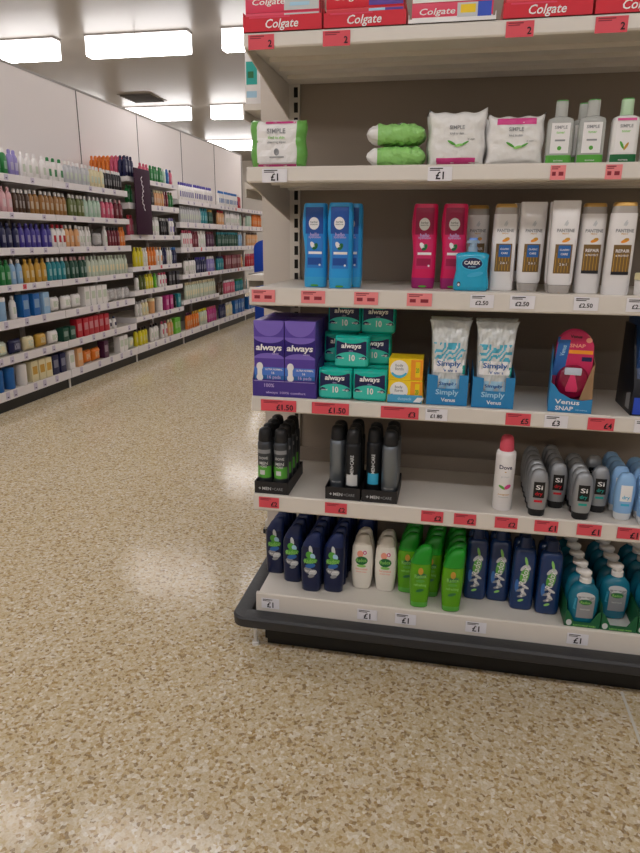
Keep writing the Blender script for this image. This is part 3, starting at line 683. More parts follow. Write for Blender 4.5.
# ------------ fifth shelf: aerosols and roll-ons
CAN = mat('gunmetal_can', '#4a4e54', .3, metal=.5); CANB = mat('black_can', '#26282c', .35, metal=.3); CANS = mat('steel_can', '#7b838c', .3, metal=.6); CAPB = mat('matt_black_cap', '#1c1d20', .45)
def aero(name, body, cap, h, rr, deco, cf=1.0):
    r = thing(name)
    secs = [(0, rr-.002, rr-.002, 0, 0, 2), (.002, rr, rr, 0, 0, 2), (h*.74, rr, rr, 0, 0, 2), (h*.78, rr*.96, rr*.96, 0, 0, 2), (h*.80, rr*.80, rr*.80, 0, 0, 2)]
    MB().loft(secs, body, 28).build('can', r, smooth=True, angle=50)
    MB().loft([(h*.80, rr*.88*cf, rr*.88*cf, 0, 0, 2), (h*.82, rr*.9*cf, rr*.9*cf, 0, 0, 2), (h*.92, rr*.84*cf, rr*.84*cf, 0, 0, 2), (h*.97, rr*.74*cf, rr*.74*cf, 0, 0, 2), (h*.995, rr*.45, rr*.45, 0, 0, 2), (h, rr*.2, rr*.2, 0, 0, 2)], cap, 28).build('cap', r, smooth=True, angle=60)
    q = Deco(secsurf(secs)); deco(q, rr, h); q.done(r); return Proto(r)
def dg(col):
    def f(q, r, h):
        q.rect(-r*.85, r*.85, h*.62, h*.68, C['grey'], 1, nu=12); q.text('DOVE', 0, h*.55, r*1.2, C['silver'], 2); q.text('MEN', 0, h*.47, r*1.1, C['silver'], 2); q.text('+CARE', 0, h*.42, r*.9, C['silver'], 2, h=h*.035)
        q.rect(-r*.9, r*.9, h*.24, h*.42, col, 1, nu=14); q.rect(-r*.5, r*.2, h*.29, h*.36, C['silver'], 2); q.rect(-r*.8, r*.8, h*.06, h*.12, C['grey'], 1, nu=12)
    return f
def dside(col):
    def f(q, r, h):
        q.text('MEN+CARE', 0, h*.50, h*.28, C['silver'], 1, rot=PI/2, h=r*.45); q.rect(-r*.7, r*.7, h*.20, h*.36, col, 1, nu=12)
    return f
AG = aero('deodorant_can', CAN, CAPB, .206, .0235, dg(C['green']))
AS = aero('deodorant_can', CANB, CAPB, .220, .0235, dside(C['silver']))
AC = aero('deodorant_can', CANB, CAPB, .220, .0235, dside(C['cyan']))
def dpl(q, r, h): q.text('MEN+CARE', 0, h*.2, r*1.2, C['silver'], 1)
AP = aero('deodorant_can', CANS, CAPB, .220, .0245, dpl)
def mtray(x, dep, label):
    r = thing('display_tray'); w = .106; m = MB(); BT = mat('black_card', '#232225', .5)
    m.box((-w/2, 0, 0), (w/2, dep, .002), BT).box((-w/2, 0, 0), (w/2, .0015, .042), BT).box((-w/2, dep-.0015, 0), (w/2, dep, .042), BT)
    for s in (-1, 1):
        a, b = sorted((s*w/2, s*(w/2-.0015))); m.box((a, .0015, 0), (b, dep-.0015, .042), BT)
    m.build('tray', r); q = Deco(flat(0)); q.text('+', -.036, .020, .008, C['silver'], 1, bold=.02); q.text('MEN', -.014, .020, .028, C['silver'], 1, h=.010, bold=.02); q.text('+CARE', .020, .020, .034, C['grey'], 1, h=.009, bold=.01); q.done(r, 'tray_print')
    r.location = (x, 1.806, SH[5]); tag(r, label, 'display tray')
mtray(-.508, .21, 'black can tray at the left end of the deodorant shelf')
mtray(-.285, .17, 'black can tray, middle of the three'); mtray(-.173, .17, 'black can tray nearest the single white can')
for k in range(4):
    for s, nm in ((-1, 'left'), (1, 'right')):
        AG.put((-.508+s*.0255, 1.837+k*.050, SH[5]+.0022), 'grey deodorant can with green band, %s column, %s' % (nm, ['foremost', 'second', 'third', 'rearmost'][k]), 'deodorant')
for cx, front, nm in ((-.285, AS, 'middle tray'), (-.173, AC, 'tray by the white can')):
    fx = (-.0255, .0255)
    if front is AS: first = [(AP, fx[0], 1.865, 'steel grey deodorant can, left front'), (AS, fx[1], 1.840, 'black deodorant can with silver patch, right front')]
    else: first = [(AC, fx[0], 1.865, 'black deodorant can with blue patch, left front'), (AP, fx[1], 1.840, 'steel grey deodorant can, right front')]
    for p, x, y, l in first: p.put((cx+x, y, SH[5]+.0022), l + ' of the ' + nm, 'deodorant')
    for k in (1, 2):
        for (p, x, y, l), s in zip(first, ('left', 'right')):
            if y+k*.051 < 1.952: p.put((cx+x, y+k*.051, SH[5]+.0022), ('steel grey' if p is AP else 'black')+' deodorant can, %s column of the %s, row %s' % (s, nm, ['', 'two', 'three'][k]), 'deodorant')
def ddove(q, r, h):
    q.text('Dove', 0, h*.60, r*1.25, C['navy'], 1, bold=.02); q.ell(0, h*.54, .0025, .0015, C['gold'], 1); q.text('go fresh', 0, h*.47, r*.8, C['silver'], 1)
    q.ell(-.006, h*.33, .011, .004, C['green'], 1, rot=-.5); q.ell(.009, h*.34, .010, .006, C['pink'], 2, rot=.6); q.text('pomegranate', 0, h*.23, r*1.1, C['gold'], 1); q.rect(-r*.5, r*.5, h*.19, h*.20, C['silver'], 1)
DV = aero('deodorant_can', mat('white_can', '#efedee', .25), mat('coral_cap', '#dc5568', .4), .226, .0285, ddove, .80); DV.put((.186, 1.855, SH[5]), 'tall white deodorant can with coral cap standing alone', 'deodorant')
def rollon(name, body, base, lab, txt, accent, scale=1.0, side=None):
    r = thing(name); s = scale
    MB().loft([(0, .017*s, .014*s, 0, 0, 2.4), (.003, .0195*s, .016*s, 0, 0, 2.4), (.022, .021*s, .017*s, 0, 0, 2.4)], base, 24).build('cap', r, smooth=True)
    secs = [(.0225, .0215*s, .0175*s, 0, 0, 2.4), (.06*s, .0245*s, .018*s, 0, 0, 2.6), (.095*s, .0225*s, .0165*s, 0, 0, 2.6), (.113*s, .018*s, .013*s, 0, 0, 2.4), (.121*s, .012*s, .009*s, 0, 0, 2.2), (.1235*s, .006*s, .004*s, 0, 0, 2)]
    MB().loft(secs, body, 24).build('bottle', r, smooth=True, angle=60)
    q = Deco(secsurf(secs)); q.rect(-.0135*s, .0135*s, .052*s, .094*s, lab, 1, nu=10); q.text(txt, 0, .080*s, .017*s, C['white'], 2, h=.012*s, bold=.015)
    if accent: q.text('dry', 0, .062*s, .018*s, accent, 2, h=.012*s, bold=.015); q.rect(-.010*s, .010*s, .040*s, .046*s, accent, 1)
    q.done(r); return Proto(r)
RS = mat('silver_roll_on', '#9a9da1', .32, metal=.35)
RR = rollon('roll_on_deodorant', RS, CAPB, C['black'], 'Si', C['red'], 1.13); RG = rollon('roll_on_deodorant', RS, CAPB, C['black'], 'Si', C['teal'], 1.13)
LBM = mat('light_blue_roll_on', '#8fbbe8', .35); RB = rollon('roll_on_deodorant', LBM, mat('frost_white_cap', '#dfe2e6', .4), C['white'], 'w', C['cyan'], 1.13)
num = ['foremost', 'second', 'third', 'fourth', 'fifth', 'sixth', 'rearmost']
for cx, y0, n, P_, l, dx in [(.280, 1.827, 6, RR, 'silver roll-on with red lettering, left column', 0), (.343, 1.900, 5, RR, 'silver roll-on with red lettering, right column', 0),
                        (.4005, 1.827, 5, RG, 'silver roll-on with green lettering, left column', 0), (.458, 1.892, 2, RG, 'silver roll-on with green lettering, right column', .0),
                        (.517, 1.910, 4, RB, 'pale blue roll-on, left column', 0), (.576, 1.827, 5, RB, 'pale blue roll-on, right column', 0)]:
    gap = .0425 if n > 2 else .10
    for k in range(n):
        P_.put((cx+dx*k, y0+k*gap, SH[5]), l + ', ' + num[k], 'roll-on')
RB.put((.5175, 1.850, SH[5]), 'pale blue roll-on standing forward of the left pale blue column', 'roll-on')

# ------------ base shelf
def shower(name, body, cap, secs, capz, deco, trans_sl=True, capn=None):
    r = thing(name)
    bs = [s for s in secs if s[0] <= capz]; cs = [s for s in secs if s[0] >= capz]
    MB().loft(bs, body, 26).build('bottle', r, smooth=True, angle=55)
    MB().loft([(cs[0][0]+.0006,)+cs[0][1:]]+cs[1:], cap, 26).build('cap', r, smooth=True, angle=55)
    q = Deco(secsurf(bs)); deco(q); q.done(r); return Proto(r)
# navy shower gel: flat oval, sloping shoulder
NS = [(0, .026, .015, 0, 0, 3), (.004, .030, .018, 0, 0, 3), (.03, .032, .020, 0, 0, 2.8), (.10, .034, .021, 0, 0, 2.6), (.145, .0335, .020, 0, 0, 2.6), (.160, .031, .019, .002, 0, 2.6), (.185, .024, .016, .008, 0, 2.6), (.201, .016, .012, .014, 0, 2.6), (.206, .010, .008, .015, 0, 2.4)]
def dn(q):
    q.ell(.001, .150, .006, .016, C['silver'], 1, rot=.15); q.ell(-.003, .134, .012, .012, C['green'], 2, rot=-.3); q.ell(.008, .130, .008, .010, C['paleblue'], 3, rot=.4)
    q.ell(0, .114, .023, .010, C['green'], 4, rot=.12); q.text('Radox', 0, .114, .042, C['lgreen'], 6, h=.016, rot=.12, bold=.02, italic=.2)
    q.ell(0, .096, .017, .008, C['mid'], 2, rot=.25); q.ell(-.006, .078, .016, .011, C['grey'], 1, rot=-.35); q.ell(.008, .072, .014, .010, C['silver'], 2, rot=.45); q.text('for men', 0, .078, .032, C['white'], 4, h=.008)
    q.ell(.003, .060, .011, .006, C['grey'], 3, rot=.3)
NV = shower('shower_gel_bottle', mat('navy_gel', '#0c1a42', .3), mat('navy_cap', '#142657', .4), NS, .160, dn)
cn = ['leftmost', 'second', 'third', 'fourth']
for ci, (x, y, n) in enumerate([(-.534, 1.950, 4), (-.462, 1.905, 5), (-.390, 1.858, 6), (-.318, 1.868, 6)]):
    for k in range(n): NV.put((x+.002*k, y+k*.0462, SH[6]), 'navy shower gel bottle, %s column, %s' % (cn[ci], num[k] if k < n-1 else 'rearmost'), 'shower gel')
for k in range(3): NV.put((-.238, 2.020+k*.0462, SH[6]), 'navy shower gel bottle behind the white pair, %s' % num[k], 'shower gel')
WS = [(0, .025, .015, 0, 0, 2.8), (.004, .029, .018, 0, 0, 2.8), (.05, .034, .021, 0, 0, 2.6), (.10, .0355, .021, 0, 0, 2.6), (.140, .033, .020, 0, 0, 2.6), (.158, .029, .019, 0, 0, 2.6), (.180, .022, .015, .003, 0, 2.6), (.190, .013, .010, .006, 0, 2.4)]
def dw(q):
    q.ell(-.005, .128, .010, .012, C['peach'], 1); q.ell(.010, .134, .006, .007, C['pink'], 2); q.ell(.010, .134, .003, .004, C['white'], 3); q.ell(0, .105, .020, .015, C['dgreen'], 2, rot=.1); q.text('Radox', 0, .107, .034, C['lgreen'], 4, h=.013, rot=.08, bold=.02)
    q.ell(0, .086, .015, .005, C['lgreen'], 2); q.text('feel soothed', 0, .075, .038, C['peach'], 1, h=.007); q.text('shower cream', 0, .065, .034, C['peach'], 1, h=.005)
WB = shower('shower_cream_bottle', mat('cream_white_bottle', '#ece7dd', .3), mat('ivory_cap', '#ddd6ca', .35), WS, .158, dw)
for x, s in ((-.231, 'left'), (-.154, 'right')):
    for k in range(2): WB.put((x, 1.910+k*.0455, SH[6]), 'cream white shower bottle, %s of the pair%s' % (s, [', front', ', hidden behind'][k]), 'shower gel')
GS = [(0, .024, .015, 0, 0, 3), (.004, .027, .018, 0, 0, 3), (.022, .028, .019, 0, 0, 3), (.06, .031, .020, 0, 0, 2.8), (.11, .033, .0205, 0, 0, 2.8), (.150, .032, .020, .001, 0, 2.8), (.185, .026, .017, .008, 0, 2.8), (.203, .018, .013, .015, 0, 2.6), (.208, .012, .009, .016, 0, 2.4)]
def dgr(q):
    q.ell(0, .128, .008, .012, C['gold'], 1); q.ell(.002, .112, .017, .009, C['dgreen'], 1, rot=.1); q.text('Radox', 0, .112, .036, C['lgreen'], 4, h=.013, rot=.08, bold=.02); q.ell(0, .095, .014, .005, C['green'], 2)
    q.text('refreshing', 0, .080, .038, C['lgreen'], 1, h=.012); q.ell(.0, .062, .013, .005, C['dgreen'], 1, rot=.3); q.rect(-.026, .026, .004, .020, C['green'], 1, nu=12)
GB = shower('shower_gel_bottle', mat('lime_gel', '#66b41c', .2, trans=.2), mat('leaf_green_cap', '#1f9426', .3), GS, .150, dgr)
gl = [(-.084, 1.915, 'left column, foremost'), (-.083, 1.960, 'left column, second'), (-.080, 2.005, 'left column, third'), (-.076, 2.050, 'left column, rearmost'),
      (-.040, 1.835, 'standing alone in front on the left'), (-.010, 1.905, 'middle column, foremost'), (-.006, 1.950, 'middle column, second'), (-.002, 1.995, 'middle column, third'), (.001, 2.04, 'middle column, rearmost'),
      (.058, 1.830, 'nearest the front edge, on the right'), (.062, 1.880, 'right column, second back'), (.062, 1.925, 'right column, third back'), (.062, 1.970, 'right column, fourth back'), (.062, 2.015, 'right column, rearmost')]
for x, y, l in gl: GB.put((x, y, SH[6]), 'lime green shower gel bottle, ' + l, 'shower gel', rz=.08 if y < 1.86 else 0)
BS = [(0, .030, .020, 0, 0, 4), (.005, .034, .024, 0, 0, 4), (.02, .035, .025, 0, 0, 4), (.12, .034, .024, 0, 0, 4), (.185, .0335, .023, 0, 0, 4), (.202, .030, .020, 0, 0, 3.5), (.208, .020, .016, 0, 0, 2.6), (.212, .018, .016, 0, 0, 2.2), (.236, .017, .016, 0, 0, 2.2), (.241, .014, .013, 0, 0, 2.2)]
def db(q):
    q.ell(.004, .168, .004, .016, C['lgreen'], 1, rot=.25); q.ell(.010, .150, .006, .012, C['silver'], 1, rot=.6); q.ell(-.004, .146, .005, .012, C['silver'], 2, rot=-.6)
    q.ell(.002, .120, .013, .030, C['green'], 1, rot=-.15); q.text('Radox', .001, .120, .064, C['white'], 4, h=.020, rot=PI/2-.15, bold=.01, italic=.2)
    for i, (x, z, a) in enumerate([(-.004, .092, .7), (.006, .084, -.5), (-.006, .072, .4), (.003, .064, -.8), (-.002, .052, .3)]): q.ell(x, z, .013, .0045, C['silver' if i % 2 else 'grey'], 2+i*.4, rot=a)
    q.ell(-.018, .085, .006, .022, C['mid'], 1); q.ell(-.003, .036, .009, .004, C['lgreen'], 1, rot=.4); q.text('soak', -.002, .066, .034, C['white'], 6, h=.010, rot=PI/2-.15)
BB = shower('bath_soak_bottle', mat('royal_gel', '#123263', .22, coat=.3), mat('ink_blue_cap', '#0f254c', .35), BS, .208, db)
for x, y, l in [(.132, 1.925, 'leftmost of the four, front'), (.203, 1.930, 'second from left, front'), (.272, 1.892, 'third from left, front'), (.348, 1.882, 'rightmost of the four, front'),
                (.136, 1.985, 'leftmost of the four, behind'), (.206, 1.990, 'second from left, behind'), (.276, 1.955, 'third from left, behind'), (.350, 1.945, 'rightmost of the four, behind')]:
    BB.put((x, y, SH[6]), 'royal blue bath soak bottle, ' + l, 'bath soak')
PS = [(.0, .030, .020, 0, 0, 3), (.005, .035, .024, 0, 0, 3), (.05, .042, .026, 0, 0, 2.8), (.09, .043, .026, 0, 0, 2.6), (.115, .038, .024, 0, 0, 2.5), (.130, .026, .019, 0, 0, 2.3), (.138, .014, .013, 0, 0, 2)]
def pump():
    r = thing('hand_wash_bottle')
    MB().loft(PS, mat('teal_gel', '#1c7f9c', .15, trans=.2), 28).build('bottle', r, smooth=True, angle=60)
    PW = mat('pump_white', '#e6e4e0', .35)
    MB().loft([(.138, .017, .017, 0, 0, 2), (.152, .0165, .0165, 0, 0, 2), (.154, .009, .009, 0, 0, 2), (.160, .009, .009, 0, 0, 2)], PW, 22).build('collar', r, smooth=True)
    MB().loft([(.160, .014, .012, -.002, -.002, 2.4), (.168, .022, .011, -.007, -.004, 2.2), (.174, .023, .010, -.009, -.005, 2.2), (.178, .010, .008, -.002, -.002, 2.2)], PW, 22).build('pump_head', r, smooth=True, angle=60)
    q = Deco(secsurf(PS)); q.rect(-.020, .028, .030, .100, C['grey'], 1, nu=12); q.ell(.002, .100, .026, .014, C['silver'], 1, rot=-.1); q.ell(.002, .083, .018, .009, C['dgreen'], 2); q.text('Radox', .002, .083, .028, C['lgreen'], 5, h=.009, bold=.015)
    q.text('hand wash', .003, .060, .028, C['silver'], 3); q.text('protect', -.026, .075, .035, C['cyan'], 2, rot=PI/2*.95, h=.008); q.done(r); return Proto(r)
PP = pump()
GT = mat('green_tray', '#14603a', .45)
def gtray(x, label):
    r = thing('display_tray'); w = .098; D_ = .37; m = MB()
    m.box((-w/2, 0, 0), (w/2, D_, .002), mat('white_card', '#dcdcd8', .6))
    pts = [(-w/2, 0), (w/2, 0), (w/2, .060), (w*.42, .056), (w*.22, .020), (-w*.24, .020), (-w*.40, .050), (-w/2, .060)]
    m.prism(pts, 'y', 0, .0015, GT)
    for s in (-1, 1): m.prism([(.0015, 0), (.0015, .06), (.02, .075), (D_, .075), (D_, 0)], 'x', *sorted((s*w/2, s*(w/2-.0015))), GT)
    m.build('tray', r); q = Deco(flat(0)); q.text('RADOX HAND WASH', .006, .009, .062, C['lgreen'], 1, h=.006); q.ell(-.038, .016, .008, .010, C['silver'], 1); q.done(r, 'tray_print')
    r.location = (x, 1.8055, SH[6]); tag(r, label, 'display tray')
gtray(.442, 'green hand wash tray beside the royal blue bottles'); gtray(.543, 'green hand wash tray with an empty space at its front'); gtray(.644, 'green hand wash tray at the right edge of the base shelf')
for cx, y0, l in ((.442, 1.835, 'tray beside the blue bottles'), (.543, 1.895, 'tray with the empty front'), (.644, 1.835, 'right edge tray')):
    for k in range(6):
        if y0+.058*k < 2.14: PP.put((cx, y0+.058*k, SH[6]+.0022), 'teal hand wash with white pump, %s in the %s' % (num[k], l), 'hand wash', rz=[.0, .04, -.04, .03, .02, 0][k])

RUNS = {
 'A': [
  (1, 4.5, 4.66, 2, 'b', 'green', 'white', 'green squeezy bottle'),
  (1, 4.66, 4.79, 2, 'b', 'lilac', 'lilac', 'lilac bottle'),
  (1, 4.79, 5.15, 4, 'b', 'white', 'white', 'plain white bottle with green band'),
  (1, 5.15, 5.39, 4, 'b', 'white', 'green', 'white bottle with green cap'),
  (1, 5.41, 5.81, 6, 'b', 'silver', 'white', 'frosted silver bottle'),
  (1, 5.81, 6.08, 4, 'b', 'cream', 'white', 'cream yellow bottle'),
  (1, 6.08, 6.57, 9, 'w', 'black', 'white', 'slim black bottle with pale cap'),
  (2, 4.44, 4.66, 3, 'b', 'pink', 'pink', 'pale pink bottle'),
  (2, 4.67, 4.87, 4, 'w', 'brown', 'white', 'dark brown bottle with white cap'),
  (2, 4.87, 5.4, 8, 'b', 'amber', 'white', 'amber bottle with white cap'),
  (2, 5.42, 5.68, 4, 'b', 'olive', 'white', 'olive green bottle with white cap'),
  (2, 5.68, 5.96, 4, 'b', 'mint', 'white', 'clear green bottle with white cap'),
  (2, 5.98, 6.21, 3, 'b', 'rose', 'white', 'rose bottle with white cap'),
  (2, 6.23, 6.52, 4, 'b', 'darkred', 'pink', 'dark red bottle with pink cap'),
  (3, 4.39, 4.69, 4, 'b', 'navy', 'navy', 'inky navy bottle'),
  (3, 4.69, 5.13, 6, 'b', 'purple', 'purple', 'purple bottle'),
  (3, 5.13, 5.33, 3, 'b', 'white', 'red', 'white bottle with red cap'),
  (3, 5.33, 5.55, 3, 'b', 'peach', 'white', 'peach orange bottle with white cap'),
  (3, 5.55, 5.75, 4, 'w', 'white', 'white', 'slim white bottle'),
  (3, 5.75, 5.96, 1, 'f', 'grey', 'grey', 'low grey soft pack'),
  (3, 5.96, 6.07, 2, 'b', 'white', 'white', 'plump white bottle'),
  (3, 6.07, 6.29, 4, 'w', 'darkred', 'black', 'slim dark red bottle with black cap'),
  (3, 6.29, 6.55, 4, 'b', 'orange', 'orange', 'orange bottle'),
  (4, 4.34, 4.54, 3, 'b', 'green', 'green', 'green bottle'),
  (4, 4.54, 4.69, 2, 'b', 'skyblue', 'white', 'pale blue bottle with white cap'),
  (4, 4.69, 5.01, 5, 'b', 'mustard', 'mustard', 'mustard yellow bottle'),
  (4, 5.01, 5.28, 4, 'b', 'teal', 'white', 'teal bottle with white cap'),
  (4, 5.28, 5.64, 5, 'b', 'darkgreen', 'pink', 'dark green bottle with pale pink cap'),
  (4, 5.64, 6.53, 13, 'b', 'palegreen', 'palegreen', 'milky pale green bottle'),
  (5, 4.29, 4.46, 2, 't', 'skyblue', 'white', 'white and blue tub'),
  (5, 4.46, 4.58, 2, 'b', 'white', 'white', 'rounded white bottle'),
  (5, 4.59, 4.85, 3, 'x', 'blue', 'blue', 'bright blue carton'),
  (5, 4.87, 4.96, 1, 'x', 'skyblue', 'skyblue', 'light blue carton'),
  (5, 4.98, 5.49, 4, 'f', 'white', 'white', 'white soft pack'),
  (5, 5.52, 5.92, 4, 'x', 'white', 'white', 'tall white carton'),
  (5, 5.94, 6.51, 4, 'f', 'grey', 'white', 'grey white soft pack'),
  (6, 4.23, 4.41, 1, 'f', 'palegreen', 'palegreen', 'grey green soft pack'),
  (6, 4.42, 4.55, 1, 'f', 'navy', 'navy', 'navy soft pack'),
  (6, 4.57, 4.73, 1, 'f', 'cream', 'cream', 'yellow soft pack'),
  (6, 4.75, 4.9, 1, 'f', 'mustard', 'mustard', 'mustard soft pack'),
  (6, 4.91, 5.06, 1, 'f', 'white', 'white', 'small white soft pack'),
  (6, 5.09, 5.33, 3, 'x', 'darkgreen', 'darkgreen', 'dark green carton'),
  (6, 5.34, 5.92, 6, 'x', 'red', 'red', 'large red carton'),
  (6, 5.94, 6.1, 2, 'b', 'white', 'navy', 'white bottle with navy cap'),
  (7, 4.18, 4.45, 3, 't', 'blue', 'blue', 'blue tub'),
  (7, 4.48, 4.59, 1, 't', 'white', 'white', 'tall white canister'),
  (7, 4.62, 4.9, 3, 'x', 'cream', 'mustard', 'cream yellow multipack'),
  (7, 4.91, 5.12, 2, 'x', 'navy', 'navy', 'navy multipack'),
  (7, 5.15, 5.28, 1, 'x', 'white', 'white', 'white carton'),
  (7, 5.28, 5.4, 1, 'x', 'peach', 'peach', 'peach carton'),
  (7, 5.42, 5.72, 2, 'f', 'orange', 'orange', 'orange soft pack'),
  (7, 5.74, 5.88, 2, 'x', 'plum', 'plum', 'plum carton'),
  (7, 6.08, 6.27, 2, 'x', 'white', 'white', 'small white carton'),
  (7, 6.29, 6.57, 2, 'f', 'palegreen', 'palegreen', 'grey green pack'),
 ],
 'B': [
  (1, 6.84, 7.07, 3, 'b', 'rose', 'rose', 'rose pink bottle'),
  (1, 7.1, 7.44, 5, 'b', 'green', 'green', 'deep green bottle'),
  (1, 7.44, 7.52, 1, 'b', 'mint', 'white', 'mint bottle'),
  (1, 7.52, 7.6, 1, 'b', 'blue', 'blue', 'blue bottle'),
  (1, 7.6, 7.78, 3, 'b', 'rose', 'plum', 'pink bottle with plum cap'),
  (2, 6.51, 6.66, 2, 'b', 'green', 'green', 'green bottle'),
  (2, 7.06, 7.16, 2, 'w', 'black', 'black', 'slim black bottle'),
  (2, 7.16, 7.4, 5, 'w', 'peach', 'cream', 'slim peach bottle'),
  (2, 7.4, 7.54, 3, 'w', 'darkred', 'darkred', 'slim dark red bottle'),
  (2, 7.54, 7.68, 3, 'w', 'green', 'olive', 'slim green bottle'),
  (3, 6.48, 6.63, 2, 'b', 'rose', 'red', 'red and pink bottle'),
  (3, 6.99, 7.25, 4, 'b', 'white', 'white', 'white bottle with orange label'),
  (3, 7.28, 7.5, 4, 'w', 'black', 'grey', 'slim black bottle with grey cap'),
  (3, 7.52, 7.67, 2, 'b', 'white', 'lilac', 'white bottle with lilac cap'),
  (3, 7.67, 7.82, 2, 'b', 'black', 'black', 'squat black bottle'),
  (4, 6.58, 6.79, 3, 'b', 'yellow', 'yellow', 'yellow bottle'),
  (4, 6.79, 6.89, 2, 'w', 'white', 'white', 'slim white bottle'),
  (4, 6.89, 7.12, 3, 'b', 'orange', 'orange', 'orange yellow bottle'),
  (4, 7.12, 7.28, 2, 'b', 'white', 'peach', 'white bottle with peach cap'),
  (4, 7.28, 7.4, 2, 'w', 'navy', 'navy', 'slim navy bottle'),
  (4, 7.42, 7.54, 2, 'w', 'white', 'grey', 'white bottle with grey cap'),
  (4, 7.54, 7.72, 3, 'w', 'navy', 'blue', 'navy bottle with blue cap'),
  (5, 6.57, 6.69, 2, 'b', 'white', 'black', 'white bottle with black cap'),
  (5, 6.69, 6.81, 2, 'w', 'olive', 'olive', 'slim olive bottle'),
  (5, 6.81, 7.01, 3, 'b', 'yellow', 'yellow', 'lime yellow bottle'),
  (5, 7.01, 7.11, 1, 'b', 'lime', 'lime', 'bright green bottle'),
  (5, 7.14, 7.36, 3, 'b', 'white', 'rose', 'white bottle with rose cap'),
  (5, 7.39, 7.69, 3, 'x', 'black', 'black', 'low dark carton'),
  (6, 6.55, 6.69, 3, 'w', 'white', 'grey', 'slim white tube'),
  (6, 6.69, 6.84, 2, 'b', 'cream', 'white', 'cream bottle with white cap'),
  (6, 6.84, 7.02, 2, 't', 'peach', 'cream', 'peach tub'),
  (6, 7.05, 7.21, 2, 't', 'white', 'white', 'round white tub'),
  (6, 7.24, 7.5, 3, 'x', 'magenta', 'magenta', 'magenta carton'),
  (6, 7.53, 7.62, 2, 'w', 'black', 'black', 'slim black tube'),
  (6, 7.62, 7.77, 2, 'x', 'teal', 'teal', 'teal carton'),
  (7, 6.48, 6.79, 5, 'b', 'yellow', 'black', 'yellow bottle with black cap'),
  (7, 6.84, 7.08, 4, 'b', 'white', 'black', 'white bottle with black cap'),
  (7, 7.14, 7.31, 2, 'b', 'white', 'rose', 'white bottle with rose cap'),
  (7, 7.31, 7.48, 3, 'b', 'peach', 'cream', 'peach bottle with cream cap'),
  (7, 7.48, 7.67, 2, 'x', 'lime', 'lime', 'bright green carton'),
 ],
 'C': [
  (1, 7.88, 9.14, 19, 'b', 'white', 'purple', 'white bottle with violet cap'),
  (2, 7.87, 8.54, 10, 'b', 'silver', 'silver', 'silver white bottle'),
  (2, 8.54, 8.8, 4, 'b', 'teal', 'teal', 'teal bottle'),
  (2, 8.84, 9.15, 6, 'w', 'darkgreen', 'mustard', 'dark green bottle with mustard cap'),
  (3, 7.9, 8.22, 5, 'b', 'white', 'rose', 'white bottle with rose cap'),
  (3, 8.22, 8.43, 4, 'w', 'darkred', 'darkred', 'slim dark red bottle'),
  (3, 8.43, 8.69, 4, 'b', 'white', 'white', 'plain white bottle'),
  (3, 8.73, 9.08, 7, 'w', 'plum', 'darkred', 'slim plum bottle'),
  (4, 7.92, 8.29, 5, 'b', 'white', 'black', 'white bottle with black cap'),
  (4, 8.29, 8.69, 6, 'b', 'navy', 'purple', 'navy bottle with violet cap'),
  (4, 8.73, 9.01, 4, 'b', 'lilac', 'white', 'lilac blue bottle'),
  (5, 7.91, 9.01, 16, 'b', 'palegreen', 'cream', 'milky green bottle with cream cap'),
  (7, 7.89, 8.1, 3, 'b', 'orange', 'plum', 'orange bottle with plum cap'),
  (7, 8.1, 8.35, 4, 'b', 'orange', 'mustard', 'orange bottle with yellow cap'),
  (7, 8.35, 8.65, 4, 'b', 'palegreen', 'yellow', 'pale green bottle with yellow cap'),
  (7, 8.65, 9.01, 5, 'b', 'magenta', 'rose', 'magenta bottle'),
 ],
 'D': [
  (1, 9.26, 10.12, 13, 'b', 'white', 'blue', 'white bottle with blue cap'),
  (1, 10.12, 10.37, 4, 'b', 'red', 'white', 'red bottle'),
  (2, 9.2, 9.49, 4, 'b', 'peach', 'red', 'peach bottle with red cap'),
  (2, 9.54, 10.2, 10, 'b', 'white', 'silver', 'white bottle with silver cap'),
  (2, 10.25, 10.4, 3, 'w', 'mint', 'grey', 'grey green slim bottle'),
  (3, 9.16, 10.07, 18, 'w', 'darkgreen', 'teal', 'slim dark green bottle'),
  (3, 10.12, 10.43, 5, 'b', 'skyblue', 'white', 'sky blue bottle'),
  (4, 9.13, 9.39, 5, 'w', 'teal', 'navy', 'teal bottle with navy cap'),
  (4, 9.43, 10.14, 8, 'x', 'darkred', 'darkred', 'dark red carton'),
  (4, 10.14, 10.4, 4, 'b', 'peach', 'white', 'peach bottle'),
  (5, 9.13, 9.35, 4, 'w', 'brown', 'brown', 'slim brown bottle'),
  (5, 9.4, 9.86, 7, 'b', 'rose', 'white', 'rose bottle with white cap'),
  (5, 9.91, 10.43, 10, 'w', 'teal', 'green', 'slim teal bottle with green cap'),
  (7, 9.14, 9.41, 4, 'b', 'navy', 'navy', 'navy bottle'),
  (7, 9.45, 9.73, 4, 'b', 'cream', 'white', 'cream bottle'),
  (7, 9.78, 10.46, 8, 'x', 'blue', 'blue', 'blue carton'),
 ],
 'E': [
  (2, 10.56, 10.84, 4, 'b', 'mint', 'grey', 'grey green bottle'),
  (2, 10.89, 11.43, 8, 'b', 'orange', 'orange', 'orange bottle'),
  (3, 10.54, 11.16, 9, 'b', 'peach', 'brown', 'peach bottle with brown cap'),
  (4, 10.51, 11.02, 7, 'b', 'red', 'rose', 'red bottle'),
  (5, 10.54, 11.37, 12, 'b', 'teal', 'green', 'teal bottle with green cap'),
  (7, 10.51, 11.22, 8, 'x', 'blue', 'navy', 'dark blue carton'),
 ],
}

